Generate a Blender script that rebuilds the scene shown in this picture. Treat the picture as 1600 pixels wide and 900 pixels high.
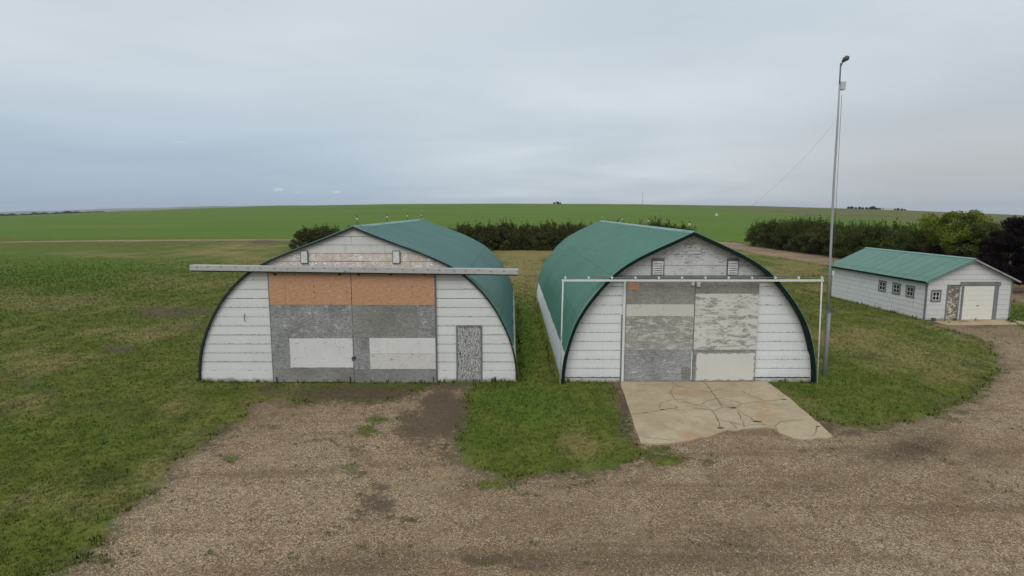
import bpy, math, random
import numpy as np
from mathutils import Vector, Matrix
random.seed(7); rng=np.random.default_rng(11)
R=math.radians
scene=bpy.context.scene
for o in list(bpy.data.objects): bpy.data.objects.remove(o)
COL=scene.collection

# ---------------------------------------------------------------- camera
F=930.0; H=6.5; P=math.atan(122/F)
cd=bpy.data.cameras.new('camera'); cam=bpy.data.objects.new('camera',cd); COL.objects.link(cam)
cam.location=(0,0,H); cam.rotation_euler=(math.pi/2-P,0,0)
cd.sensor_width=36; cd.lens=F/1600*36; cd.clip_start=.1; cd.clip_end=40000
scene.camera=cam

# ---------------------------------------------------------------- node helper
class N:
    def __init__(s,nt): s.nt=nt; s.n=nt.nodes; s.l=nt.links
    def add(s,t,**k):
        nd=s.n.new(t)
        for a,b in k.items(): setattr(nd,a,b)
        return nd
    def put(s,sock,v):
        if v is None: return
        if isinstance(v,bpy.types.NodeSocket): s.l.new(v,sock)
        else:
            if sock.type=='RGBA' and not isinstance(v,(int,float)) and len(v)==3: v=(*v,1)
            sock.default_value=v
    def math(s,op,a,b=None,c=None,clamp=False):
        nd=s.add('ShaderNodeMath',operation=op,use_clamp=clamp)
        s.put(nd.inputs[0],a); s.put(nd.inputs[1],b)
        if c is not None: s.put(nd.inputs[2],c)
        return nd.outputs[0]
    def mix(s,f,a,b,blend='MIX'):
        nd=s.add('ShaderNodeMix',data_type='RGBA',blend_type=blend,clamp_factor=True)
        s.put(nd.inputs[0],f); s.put(nd.inputs[6],a); s.put(nd.inputs[7],b); return nd.outputs[2]
    def ramp(s,v,lo,hi,to0=0.,to1=1.):
        nd=s.add('ShaderNodeMapRange',interpolation_type='SMOOTHSTEP'); nd.clamp=True
        s.put(nd.inputs[0],v); nd.inputs[1].default_value=lo; nd.inputs[2].default_value=hi
        nd.inputs[3].default_value=to0; nd.inputs[4].default_value=to1; return nd.outputs[0]
    def noise(s,vec,scale,detail=3,rough=.55,dist=0.):
        nd=s.add('ShaderNodeTexNoise'); s.put(nd.inputs['Vector'],vec); nd.inputs['Scale'].default_value=scale
        nd.inputs['Detail'].default_value=detail; nd.inputs['Roughness'].default_value=rough
        nd.inputs['Distortion'].default_value=dist; return nd.outputs[0]
    def mapping(s,vec,scale=(1,1,1),loc=(0,0,0),rot=(0,0,0)):
        nd=s.add('ShaderNodeMapping'); s.put(nd.inputs[0],vec); nd.inputs['Scale'].default_value=scale
        nd.inputs['Location'].default_value=loc; nd.inputs['Rotation'].default_value=rot; return nd.outputs[0]
    def attr(s,name):
        nd=s.add('ShaderNodeAttribute'); nd.attribute_name=name; return nd.outputs['Fac']
    def bump(s,h,strength=.5,dist=.02):
        nd=s.add('ShaderNodeBump'); s.put(nd.inputs['Height'],h); nd.inputs['Strength'].default_value=strength
        nd.inputs['Distance'].default_value=dist; return nd.outputs[0]

# ---------------------------------------------------------------- world: overcast sky
SUN_EL=R(47); SUN_AZ=R(200)      # azimuth clockwise from +Y: behind the camera, a little left
w=bpy.data.worlds.new('World'); scene.world=w; w.use_nodes=True
nt=w.node_tree; nt.nodes.clear(); k=N(nt)
out=k.add('ShaderNodeOutputWorld'); bg=k.add('ShaderNodeBackground')
sky=k.add('ShaderNodeTexSky',sky_type='NISHITA'); sky.sun_disc=False
sky.sun_elevation=SUN_EL; sky.sun_rotation=SUN_AZ; sky.air_density=1.; sky.dust_density=2.
tc=k.add('ShaderNodeTexCoord'); g=tc.outputs['Generated']
sep=k.add('ShaderNodeSeparateXYZ'); k.put(sep.inputs[0],g); sx,sy,sz=sep.outputs
# cloud deck coordinates: direction projected on a flat layer
zz=k.math('MAXIMUM',k.math('ADD',sz,.10),.03)
cx=k.add('ShaderNodeCombineXYZ'); k.put(cx.inputs[0],k.math('DIVIDE',sx,zz)); k.put(cx.inputs[1],k.math('DIVIDE',sy,zz))
cl=k.noise(k.mapping(cx.outputs[0],(1,1,1),(3.1,1.7,0),(0,0,R(20))),.42,5,.5,.35)
c2=k.noise(k.mapping(cx.outputs[0],(.45,1.5,1),(7.3,2.2,0),(0,0,R(-12))),.8,6,.58,.3)
c3=k.noise(k.mapping(g,(1,1,6)),3.2,5,.55,.2)
BLUE=(.315,.430,.565); LIGHT=(.690,.750,.790); PINK=(.445,.452,.468); MID=(.495,.570,.625)
up=k.ramp(sz,0.,.42)
deck=k.mix(k.ramp(cl,.33,.68),MID,LIGHT)
left=k.ramp(sx,.15,-.45); low=k.ramp(sz,.24,.02)
colr=k.mix(k.math('MULTIPLY',left,k.math('MULTIPLY',low,.9)),deck,BLUE)
right=k.ramp(sx,.1,.6)
colr=k.mix(k.math('MULTIPLY',right,k.math('MULTIPLY',k.ramp(sz,.3,.05),.85)),colr,PINK)
colr=k.mix(k.math('MULTIPLY',k.math('MULTIPLY',up,k.ramp(k.math('ABSOLUTE',k.math('ADD',sx,.18)),.55,.05,.25,1.)),.75),colr,LIGHT)
colr=k.mix(k.ramp(c2,.30,.72,0,.16),colr,(.42,.49,.555))
colr=k.mix(k.ramp(c3,.35,.7,0,.10),colr,(.60,.65,.69))
nish=k.add('ShaderNodeVectorMath',operation='SCALE'); k.put(nish.inputs[0],sky.outputs[0]); nish.inputs['Scale'].default_value=.10
colr=k.mix(.90,nish.outputs[0],colr)
# three tiny far cumulus scraps low on the left
puffn=k.noise(k.mapping(g,(1,1,2.2)),55,4,.6)
for px,py,s in ((433,296,.013),(467,300,.010),(526,300,.010),(285,223,.013)):
    dx=(px-800)/F; v=(450-py)/F
    d=Vector((dx,math.cos(P)+v*math.sin(P),-math.sin(P)+v*math.cos(P))).normalized()
    dd=k.add('ShaderNodeVectorMath',operation='SUBTRACT'); k.put(dd.inputs[0],g); dd.inputs[1].default_value=d
    sc=k.add('ShaderNodeVectorMath',operation='MULTIPLY'); k.put(sc.inputs[0],dd.outputs[0]); sc.inputs[1].default_value=(1,1,3.4)
    ln=k.add('ShaderNodeVectorMath',operation='LENGTH'); k.put(ln.inputs[0],sc.outputs[0])
    m=k.math('MULTIPLY',k.ramp(ln.outputs['Value'],s,s*.2),k.ramp(puffn,.42,.62,.0,.6))
    colr=k.mix(m,colr,(.70,.74,.78))
k.put(bg.inputs[0],colr); bg.inputs[1].default_value=1.0
k.l.new(bg.outputs[0],out.inputs[0])

sd=bpy.data.lights.new('sun','SUN'); sd.energy=1.35; sd.angle=R(40); sd.color=(1,.965,.91)
sun=bpy.data.objects.new('sun',sd); COL.objects.link(sun)
dirv=Vector((math.sin(SUN_AZ)*math.cos(SUN_EL),math.cos(SUN_AZ)*math.cos(SUN_EL),math.sin(SUN_EL)))
sun.rotation_euler=dirv.to_track_quat('Z','Y').to_euler(); sun.location=(-10,-20,60)
scene.view_settings.view_transform='Standard'; scene.view_settings.look='None'
scene.view_settings.exposure=0.13; scene.view_settings.gamma=1; scene.view_settings.use_curve_mapping=False

# ---------------------------------------------------------------- geometry of the photograph -> points on the ground / on a wall plane
def ray(px,py):
    x=(px-800)/F; v=(450-py)/F
    return (x, math.cos(P)+v*math.sin(P), -math.sin(P)+v*math.cos(P))
def at(px,py,z=0.):
    d=ray(px,py); t=(z-H)/d[2]; return (d[0]*t,d[1]*t)
def onY(px,py,Y):
    d=ray(px,py); t=Y/d[1]; return (d[0]*t,H+d[2]*t)
def onX(px,py,X):
    d=ray(px,py); t=X/d[0]; return (d[1]*t,H+d[2]*t)

# ---------------------------------------------------------------- mesh helpers
class MB:
    def __init__(s): s.v=[]; s.f=[]
    def poly(s,pts):
        n=len(s.v); s.v+= [tuple(p) for p in pts]; s.f.append(tuple(range(n,n+len(pts)))); return s
    def box(s,x0,x1,y0,y1,z0,z1):
        n=len(s.v)
        s.v+=[(x,y,z) for z in (z0,z1) for y in (y0,y1) for x in (x0,x1)]
        s.f+=[tuple(n+i for i in q) for q in ((0,2,3,1),(4,5,7,6),(0,1,5,4),(2,6,7,3),(0,4,6,2),(1,3,7,5))]; return s
    def prism(s,pts,y0,y1):       # outline in x,z extruded along y (front = y0), ccw seen from the front (-y)
        n=len(s.v); m=len(pts)
        s.v+=[(x,y0,z) for x,z in pts]+[(x,y1,z) for x,z in pts]
        s.f.append(tuple(range(n,n+m))); s.f.append(tuple(range(n+2*m-1,n+m-1,-1)))
        for i in range(m):
            j=(i+1)%m; s.f.append((n+i,n+m+i,n+m+j,n+j))
        return s
    def tube(s,pts,rad,seg=8,cap=True):
        pts=[Vector(p) for p in pts]; m=len(pts)
        if not hasattr(rad,'__len__'): rad=[rad]*m
        n=len(s.v)
        for i,p in enumerate(pts):
            t=(pts[min(i+1,m-1)]-pts[max(i-1,0)]).normalized()
            a=t.orthogonal().normalized() if i==0 else (a-t*a.dot(t)).normalized()
            b=t.cross(a)
            for q in range(seg):
                an=2*math.pi*q/seg; s.v.append(tuple(p+(a*math.cos(an)+b*math.sin(an))*rad[i]))
        for i in range(m-1):
            for q in range(seg):
                r=(q+1)%seg; s.f.append((n+i*seg+q,n+i*seg+r,n+(i+1)*seg+r,n+(i+1)*seg+q))
        if cap:
            s.f.append(tuple(n+q for q in range(seg-1,-1,-1))); s.f.append(tuple(n+(m-1)*seg+q for q in range(seg)))
        return s
    def ball(s,c,r,sz=1.,seg=10,rings=6):
        n=len(s.v)
        for i in range(rings+1):
            th=math.pi*i/rings
            for q in range(seg):
                ph=2*math.pi*q/seg; s.v.append((c[0]+r*math.sin(th)*math.cos(ph),c[1]+r*math.sin(th)*math.sin(ph),c[2]+r*sz*math.cos(th)))
        for i in range(rings):
            for q in range(seg):
                e=(q+1)%seg; s.f.append((n+i*seg+q,n+(i+1)*seg+q,n+(i+1)*seg+e,n+i*seg+e))
        return s
    def build(s,name,mat,parent=None,smooth=False,bevel=0,loc=None):
        me=bpy.data.meshes.new(name); me.from_pydata(s.v,[],s.f); me.update()
        o=bpy.data.objects.new(name,me); COL.objects.link(o)
        if mat: me.materials.append(mat)
        if smooth: me.polygons.foreach_set('use_smooth',[True]*len(me.polygons))
        if bevel:
            b=o.modifiers.new('bevel','BEVEL'); b.width=bevel; b.segments=2; b.limit_method='ANGLE'
        if parent: o.parent=parent
        if loc: o.location=loc
        return o
def empty(name,loc=(0,0,0),rz=0):
    o=bpy.data.objects.new(name,None); COL.objects.link(o); o.location=loc; o.rotation_euler=(0,0,rz); o.empty_display_size=.5; return o
def tag(o,label=None,cat=None,group=None,kind=None):
    if label: o['label']=label
    if cat: o['category']=cat
    if group: o['group']=group
    if kind: o['kind']=kind
    return o
def np_mesh(name,V,Fq,mat,attrs=None,smooth=False):
    me=bpy.data.meshes.new(name); k_=Fq.shape[1]; nf=len(Fq)
    me.vertices.add(len(V)); me.vertices.foreach_set('co',V.astype(np.float32).ravel())
    me.loops.add(nf*k_); me.loops.foreach_set('vertex_index',Fq.astype(np.int32).ravel())
    me.polygons.add(nf); me.polygons.foreach_set('loop_start',np.arange(0,nf*k_,k_,dtype=np.int32))
    me.update(calc_edges=True); me.validate()
    for a,v in (attrs or {}).items():
        at_=me.attributes.new(a,'FLOAT','POINT'); at_.data.foreach_set('value',v.astype(np.float32))
    if smooth: me.polygons.foreach_set('use_smooth',np.ones(len(me.polygons),dtype=bool))
    if mat: me.materials.append(mat)
    return me
def mat(name,rough=.85,spec=.25):
    m=bpy.data.materials.new(name); m.use_nodes=True; k=N(m.node_tree); b=m.node_tree.nodes['Principled BSDF']
    b.inputs['Roughness'].default_value=rough; b.inputs['Specular IOR Level'].default_value=spec
    return m,k,b
def plain(name,c,rough=.7,metal=0,var=.15,scale=6,spec=.3):
    m,k,b=mat(name,rough,spec); tcn=k.add('ShaderNodeTexCoord').outputs['Object']
    n=k.noise(tcn,scale,5,.6)
    k.put(b.inputs['Base Color'],k.mix(k.ramp(n,.3,.7),tuple(x*(1-var) for x in c),tuple(min(1,x*(1+var)) for x in c)))
    b.inputs['Metallic'].default_value=metal; return m

# ---------------------------------------------------------------- materials
def paint(name,base,under,wear,grime=.25,fleck=40,seed=0,low=0.,hs=1.,seam=0.,rect=None):
    base=tuple(x*.98 for x in base)
    """old white paint: grain, flaking to the board beneath in specks, rain grime"""
    m,k,b=mat(name,.8,.2); t=k.add('ShaderNodeTexCoord').outputs['Object']
    t=k.mapping(t,(1,1,1),(seed,seed*.7,seed*1.3))
    big=k.noise(t,.7,4,.6); med=k.noise(t,3.5,5,.6); fl=k.noise(k.mapping(t,(hs,1,1.6)),fleck,4,.7); fl2=k.noise(k.mapping(t,(.6*hs,1,2)),fleck*.35,5,.7)
    c=k.mix(k.ramp(big,.35,.7,0,grime),base,tuple(x*.78 for x in base))
    c=k.mix(k.ramp(k.noise(k.mapping(t,(6,6,.7)),2.2,4,.6),.5,.75,0,grime),c,(base[0]*.72,base[1]*.7,base[2]*.66))
    th=.74-wear*.34
    peel=k.math('MAXIMUM',k.ramp(k.math('ADD',fl,k.math('MULTIPLY',k.math('SUBTRACT',med,.5),.45)),th,th+.05),
                k.ramp(k.math('ADD',fl2,k.math('MULTIPLY',k.math('SUBTRACT',big,.5),.5)),th+.02,th+.07))
    un=k.mix(k.ramp(fl,.3,.7),under,tuple(x*1.7 for x in under))
    if rect:
        so_=k.add('ShaderNodeSeparateXYZ'); k.put(so_.inputs[0],k.add('ShaderNodeTexCoord').outputs['Object']); x_,z_=so_.outputs[0],so_.outputs[2]
        e_=k.math('MINIMUM',k.math('MINIMUM',k.math('SUBTRACT',x_,rect[0]),k.math('SUBTRACT',rect[1],x_)),k.math('MINIMUM',k.math('SUBTRACT',z_,rect[2]),k.math('SUBTRACT',rect[3],z_)))
        e_=k.math('ADD',e_,k.math('MULTIPLY',k.math('SUBTRACT',k.noise(k.mapping(t,(.7,1,1.2)),4.5,6,.75),.42),-rect[4]*4)); peel=k.math('MAXIMUM',peel,k.ramp(e_,.012,-.012))
    if seam:
        so_=k.add('ShaderNodeSeparateXYZ'); k.put(so_.inputs[0],k.add('ShaderNodeTexCoord').outputs['Object'])
        fz=k.math('FRACT',k.math('DIVIDE',k.math('SUBTRACT',so_.outputs[2],seam),.348))
        sm_=k.math('MULTIPLY',k.ramp(fz,.16,.05),k.ramp(k.noise(k.mapping(t,(1,1,.2)),9,5,.75),.50,.60)); peel=k.math('MAXIMUM',peel,sm_)
        c=k.mix(k.ramp(fz,.5,0.,0,.10),c,(.40,.38,.33)); sid=k.noise(k.mapping(so_.outputs[2],(1,1,1)),2.9,0); c=k.mix(k.ramp(sid,.4,.6,0,.12),c,(.47,.46,.44))
    c=k.mix(peel,c,un)
    if low:                              # splash dirt low on the wall
        z=k.add('ShaderNodeSeparateXYZ'); k.put(z.inputs[0],k.add('ShaderNodeNewGeometry').outputs['Position'])
        f=k.ramp(k.math('ADD',z.outputs[2],k.math('MULTIPLY',k.math('SUBTRACT',med,.5),-.35)),.20,.02,0,low)
        c=k.mix(f,c,(.16,.15,.09))
    k.put(b.inputs['Base Color'],c); k.put(b.inputs['Normal'],k.bump(k.math('ADD',fl,k.math('MULTIPLY',peel,-1.)),.35,.004)); return m
WHITE=(.60,.60,.585)
M={}
M['paint']=paint('white_paint',(.66,.665,.65),(.20,.195,.18),.14,.26,45,0,seam=.42)
M['paint_b']=paint('white_paint_cool',(.72,.73,.73),(.22,.215,.20),.10,.24,45,3,seam=.17,low=.3)
M['paint_gable']=paint('white_paint_weathered',(.58,.57,.55),(.16,.15,.14),.30,.3,50,5)
M['paint_gable_b']=paint('white_paint_heavily_flaked',(.56,.56,.55),(.19,.19,.185),.47,.3,24,9)
M['paint_tan']=paint('bare_tan_board',(.50,.42,.36),(.56,.55,.53),.52,.25,34,2)
M['foundation']=paint('painted_footing',(.68,.68,.65),(.3,.29,.26),.08,.2,30,4,low=.75)
M['side_wall']=paint('white_side_wall',(.72,.74,.77),(.3,.3,.3),.03,.15,30,6,low=.3)
M['backing']=plain('dark_board_gap',(.12,.115,.105),.95)
M['cream']=paint('cream_paint_on_plywood',(.67,.66,.63),(.17,.16,.14),.30,.3,22,8)
def weathered(name,dark,light,paintc,amount,seed=0,sc=1.,streak=1.):
    dark=tuple(x*.88 for x in dark); light=tuple(x*1.1 for x in light)
    """bare grey plywood with horizontal grain, remains of paint"""
    m,k,b=mat(name,.88,.15); t=k.mapping(k.add('ShaderNodeTexCoord').outputs['Object'],(1,1,1),(seed*1.7,seed,seed*.6))
    gr=k.noise(k.mapping(t,(1.2,1,9*streak)),5*sc,6,.7,.6); fl=k.noise(k.mapping(t,(1,1,1.3)),30*sc,4,.7); big=k.noise(t,.9,4,.6)
    c=k.mix(k.ramp(gr,.34,.66),dark,light); c=k.mix(k.ramp(fl,.48,.68,0,.6),c,tuple(x*1.5 for x in light)); c=k.mix(k.ramp(k.noise(k.mapping(t,(1,1,1.5)),17*sc,5,.75),.52,.68,0,.75),c,tuple(x*.50 for x in dark))
    c=k.mix(k.ramp(big,.4,.7,0,.4),c,tuple(x*.6 for x in dark))
    pa=k.noise(k.mapping(t,(.6,1,2.2*streak)),3.4*sc,9,.80,.5)
    v=k.math('ADD',pa,k.math('MULTIPLY',k.math('SUBTRACT',fl,.5),.22)); th=.78-amount*.46
    f=k.ramp(v,th,th+.045); c=k.mix(f,c,k.mix(k.ramp(fl,.4,.7,0,.25),paintc,tuple(x*.7 for x in paintc)))
    k.put(b.inputs['Base Color'],c); k.put(b.inputs['Normal'],k.bump(k.math('ADD',gr,f),.4,.004)); return m
GP=(.50,.49,.45)
M['grey_ply']=weathered('grey_weathered_plywood',(.17,.17,.17),(.33,.33,.325),(.52,.52,.51),.44,1,1.1,.4)
M['grey_ply_b']=weathered('smooth_grey_plywood',(.19,.187,.172),(.27,.265,.245),(.42,.42,.41),.08,4,.8,1.)
M['grey_ply_low']=weathered('grey_brown_plywood',(.20,.19,.175),(.29,.28,.26),(.42,.42,.41),.10,7,1.,1.)
M['door_b_top']=weathered('grey_plywood_door_head',(.21,.195,.175),(.30,.285,.26),(.5,.49,.46),.26,2,1.)
M['door_b_mid']=weathered('half_peeled_plywood',(.24,.228,.20),(.36,.345,.31),(.54,.53,.49),.58,5,.9)
M['door_b_low']=weathered('dark_grey_plywood',(.17,.17,.173),(.36,.36,.36),(.54,.54,.53),.46,9,.9)
M['door_c_top']=weathered('peeling_cream_plywood',(.25,.24,.215),(.38,.365,.33),(.60,.585,.53),.72,12,.9)
M['door_c_low']=weathered('peeling_cream_plywood_low',(.16,.155,.15),(.27,.26,.25),(.52,.51,.48),.42,15,.9)
M['cream_b']=paint('cream_patch',(.62,.60,.56),(.2,.19,.17),.42,.2,26,3)
M['cream_rim']=paint('cream_patch_peeled_rim',(.62,.60,.55),(.22,.215,.205),.12,.2,20,31,rect=(6.82-6.63+.12,9.2-6.63-.02,.07,1.16,.10))
M['cream_a']=paint('cream_patch_worn_rim',(.67,.66,.63),(.17,.16,.14),.30,.3,22,8,rect=(-8.38+5.84,-5.98+5.84,.58,1.72,.02))
M['cream_band']=paint('cream_band',(.55,.54,.48),(.22,.21,.19),.30,.2,9,6)
def oakply(name):
    m,k,b=mat(name,.7,.2); t=k.add('ShaderNodeTexCoord').outputs['Object']
    wv=k.add('ShaderNodeTexWave',wave_type='BANDS',bands_direction='Z'); k.put(wv.inputs[0],k.mapping(t,(.35,1,1)))
    wv.inputs['Scale'].default_value=7; wv.inputs['Distortion'].default_value=22; wv.inputs['Detail'].default_value=4; wv.inputs['Detail Scale'].default_value=1.3
    gr=k.noise(k.mapping(t,(1,1,12)),6,5,.65); big=k.noise(t,1.3,4,.6)
    c=k.mix(k.ramp(wv.outputs[1],.2,.9),(.43,.225,.125),(.54,.330,.205)); c=k.mix(k.ramp(gr,.4,.75,0,.5),c,(.30,.135,.065))
    c=k.mix(k.ramp(big,.4,.7,0,.45),c,(.46,.26,.16))
    c=k.mix(k.ramp(k.noise(k.mapping(t,(1,1,1.6)),9,5,.75),.54,.66,0,.6),c,(.64,.48,.34))
    # rows of rusty nails on the hidden studs
    s_=k.add('ShaderNodeSeparateXYZ'); k.put(s_.inputs[0],t)
    fx=k.math('ABSOLUTE',k.math('SUBTRACT',k.math('FRACT',k.math('DIVIDE',s_.outputs[0],.61)),.5))
    fz=k.math('ABSOLUTE',k.math('SUBTRACT',k.math('FRACT',k.math('DIVIDE',s_.outputs[2],.21)),.5))
    nail=k.math('MULTIPLY',k.ramp(fx,.06,.03),k.ramp(fz,.26,.14)); nail=k.math('MULTIPLY',nail,k.math('MULTIPLY',k.ramp(k.noise(t,1.1,2),.50,.60),k.ramp(k.noise(t,11,3),.38,.6)))
    c=k.mix(k.math('MULTIPLY',nail,.8),c,(.10,.05,.03))
    k.put(b.inputs['Base Color'],c); return m
M['ply_orange']=oakply('bare_orange_plywood')
def peeldoor(name,base,under):
    m,k,b=mat(name,.85,.2); t=k.add('ShaderNodeTexCoord').outputs['Object']
    wv=k.add('ShaderNodeTexWave',wave_type='BANDS',bands_direction='X'); k.put(wv.inputs[0],k.mapping(t,(1,1,.4)))
    wv.inputs['Scale'].default_value=6.; wv.inputs['Distortion'].default_value=16; wv.inputs['Detail'].default_value=5; wv.inputs['Detail Scale'].default_value=2.2
    c=k.mix(k.ramp(k.math('ADD',wv.outputs[1],k.math('MULTIPLY',k.noise(t,22,4,.7),.5)),.52,.92),under,base)
    k.put(b.inputs['Base Color'],c); k.put(b.inputs['Normal'],k.bump(wv.outputs[1],.4,.006)); return m
M['peel_door']=peeldoor('peeling_grey_door',(.50,.49,.47),(.13,.125,.115))
M['peel_brown']=paint('flaking_brown_door',(.56,.54,.50),(.13,.10,.075),.80,.3,8,40)
def metal(name,c,rough=.42,ph=.1,pitch=.29):
    m,k,b=mat(name,rough,.5); t=k.add('ShaderNodeTexCoord').outputs['Object']
    big=k.noise(t,.45,4,.6); med=k.noise(k.mapping(t,(1,2.5,1)),2.5,5,.6)
    cc=k.mix(k.ramp(big,.3,.7),tuple(x*.9 for x in c),tuple(x*1.1 for x in c)); cc=k.mix(k.ramp(med,.45,.75,0,.22),cc,(c[0]*1.5+.02,c[1]*1.15+.01,c[2]*1.2+.01))
    s_=k.add('ShaderNodeSeparateXYZ'); k.put(s_.inputs[0],t)
    sheet=k.noise(k.mapping(t,(0,1.09,0)),1,0); cc=k.mix(k.ramp(sheet,.35,.65,0,.18),cc,tuple(x*.85 for x in c))
    for zl in (2.55,4.12):                         # sheet laps along the arch
        cc=k.mix(k.ramp(k.math('ABSOLUTE',k.math('SUBTRACT',k.math('ADD',s_.outputs[2],k.math('MULTIPLY',sheet,.03)),zl)),.035,.015,0,.45),cc,tuple(x*.45 for x in c))
    fr_=k.math('FRACT',k.math('DIVIDE',k.math('ADD',s_.outputs[1],ph),pitch)); cc=k.mix(k.ramp(k.math('ABSOLUTE',k.math('SUBTRACT',fr_,.80)),.17,.06,0,.42),cc,tuple(x*.62 for x in c))  # ribs darkened in the colour: painted shade of rib sides plus crevice dirt
    f3=k.math('FRACT',k.math('DIVIDE',k.math('ADD',s_.outputs[1],ph),pitch*3)); cc=k.mix(k.ramp(k.math('ABSOLUTE',k.math('SUBTRACT',f3,.5)),.085,.035,0,.55),cc,tuple(x*.45 for x in c))
    dirt=k.noise(k.mapping(t,(.6,3.2,.6)),1.6,6,.7); cc=k.mix(k.ramp(dirt,.50,.72,0,.30),cc,(.13,.17,.14)); cc=k.mix(k.ramp(k.noise(t,5,5,.75),.60,.74,0,.35),cc,(.05,.085,.07))
    k.put(b.inputs['Base Color'],cc); k.put(b.inputs['Roughness'],k.ramp(med,.3,.8,rough-.08,rough+.14)); k.put(b.inputs['Normal'],k.bump(k.noise(k.mapping(t,(1,.6,1)),2.2,3,.5),.25,.05)); return m
M['roof_a']=metal('blue_green_sheet_metal',(.088,.200,.178),.38,.10)
M['roof_b']=metal('green_sheet_metal',(.074,.205,.155),.38,.34)
M['roof_g']=metal('green_garage_sheet_metal',(.100,.215,.170),.5,.30,.3)
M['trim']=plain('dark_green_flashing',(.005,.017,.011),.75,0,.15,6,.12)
M['trim_pale']=plain('green_flashing',(.12,.22,.19),.6)  # paler green colour for the flashing strips and left barge boards
M['ridge_cap']=plain('pale_green_ridge_flashing',(.17,.30,.26),.45)
M['edge_dark']=plain('dark_tarred_edge',(.022,.026,.024),.7)
M['beam']=paint('grey_white_timber',(.43,.43,.42),(.13,.125,.12),.28,.35,14,13)
M['beam_under']=plain('dark_timber',(.07,.068,.065),.9)
M['rail']=paint('white_painted_steel',(.66,.67,.66),(.16,.13,.10),.22,.2,22,14)
M['post']=paint('rust_spotted_white_post',(.62,.61,.57),(.17,.12,.07),.33,.2,12,15)
M['board_grey']=weathered('grey_trim_board',(.13,.13,.13),(.24,.24,.24),(.4,.4,.4),.15,20,2.)
M['vent']=plain('pale_vent',(.58,.58,.56),.6); M['vent_dark']=plain('vent_slot',(.13,.13,.125),.8)
M['iron']=plain('dark_iron',(.03,.028,.026),.6); M['rust']=plain('rusty_iron',(.12,.06,.03),.8)
M['galv']=paint('galvanised_pole',(.34,.35,.36),(.20,.19,.18),.25,.4,9,17)
M['galv_dark']=plain('dark_galvanised',(.10,.105,.115),.5,.3)
M['box_white']=plain('pale_grey_box',(.50,.53,.52),.5); M['lens']=plain('lamp_lens',(.35,.38,.40),.25,0,.1,6,.5)
M['ball']=plain('milky_glass_ball',(.52,.54,.40),.25,0,.05,6,.5)
M['cable']=plain('black_cable',(.06,.06,.065),.7)
M['gdoor']=plain('cream_sectional_door',(.70,.67,.60),.5,0,.03); M['glass']=plain('dark_window_glass',(.012,.014,.016),.12,0,.1,3,.6)
M['sash']=plain('white_sash',(.55,.55,.53),.7)

# ---------------------------------------------------------------- ground masks
def P2(l): return np.array([at(*q) for q in l])
def sdist(X,Y,poly):
    """signed distance, positive inside"""
    d=np.full(X.shape,1e9); inside=np.zeros(X.shape,bool); n=len(poly)
    for i in range(n):
        a=poly[i]; b=poly[(i+1)%n]; e=b-a; L=e@e+1e-12
        t=np.clip(((X-a[0])*e[0]+(Y-a[1])*e[1])/L,0,1)
        d=np.minimum(d,(X-a[0]-t*e[0])**2+(Y-a[1]-t*e[1])**2)
        c=((a[1]>Y)!=(b[1]>Y)); xx=a[0]+(Y-a[1])*e[0]/(e[1] if abs(e[1])>1e-9 else 1e-9); inside^=(c&(X<xx))
    d=np.sqrt(d); return np.where(inside,d,-d)
yard=np.vstack([P2([(60,935),(118,890),(160,848),(182,815),(222,785),(258,748),(286,715),(325,690),(362,668),(388,650),(398,634),(440,626),(480,630),(520,626),(560,629),(610,625),(652,612),(690,602),(735,604),(726,622),(708,650),(701,680),(712,712),(742,738),(800,748),(860,744),(920,744),(968,738),(1004,722),(1012,705),
   (1001,692),(982,650),(962,597),(1185,592),(1215,622),(1250,646),(1300,664),(1360,668),(1420,660),(1490,639),(1535,613),(1560,585),(1566,560),(1548,536),(1505,521),(1455,508),(1569,500),(1592,511),(1640,524)]),
   np.array([(60,33),(60,-30),(-30,-30),(-9,5)])])
road=np.vstack([P2([(1120,377.5),(1150,379.5),(1200,388),(1260,395),(1310,403),(1450,421),(1600,438)]),np.array([(62,47),(62,38)]),P2([(1600,474),(1450,440),(1310,417),(1230,404),(1180,396),(1150,389),(1100,381)])])
track=np.array([at(*q) for q in ((-60,378),(140,375.2),(300,374),(460,373.4),(620,373.3),(800,374),(1000,376),(1120,377.5),(1120,381),(1000,378.6),(800,376.6),(620,376),(460,375.8),(300,376.2),(140,377.4),(-60,380))])
def blobs(X,Y,lst):
    o=np.zeros(X.shape)
    for px,py,rx,ry,wt in lst:
        c=at(px,py); c1=at(px+rx,py); ya=at(px,py-ry)[1]; yb=at(px,py+ry)[1]
        rX=abs(c1[0]-c[0]); rY=abs(ya-yb)/2; sl=c[0]/c[1]      # stretched along the line of sight, as it lies on the ground
        v=np.exp(-(((X-c[0]-sl*(Y-c[1]))/rX)**2+((Y-c[1])/rY)**2)); o=np.maximum(o,v*wt)
    return o
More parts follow.
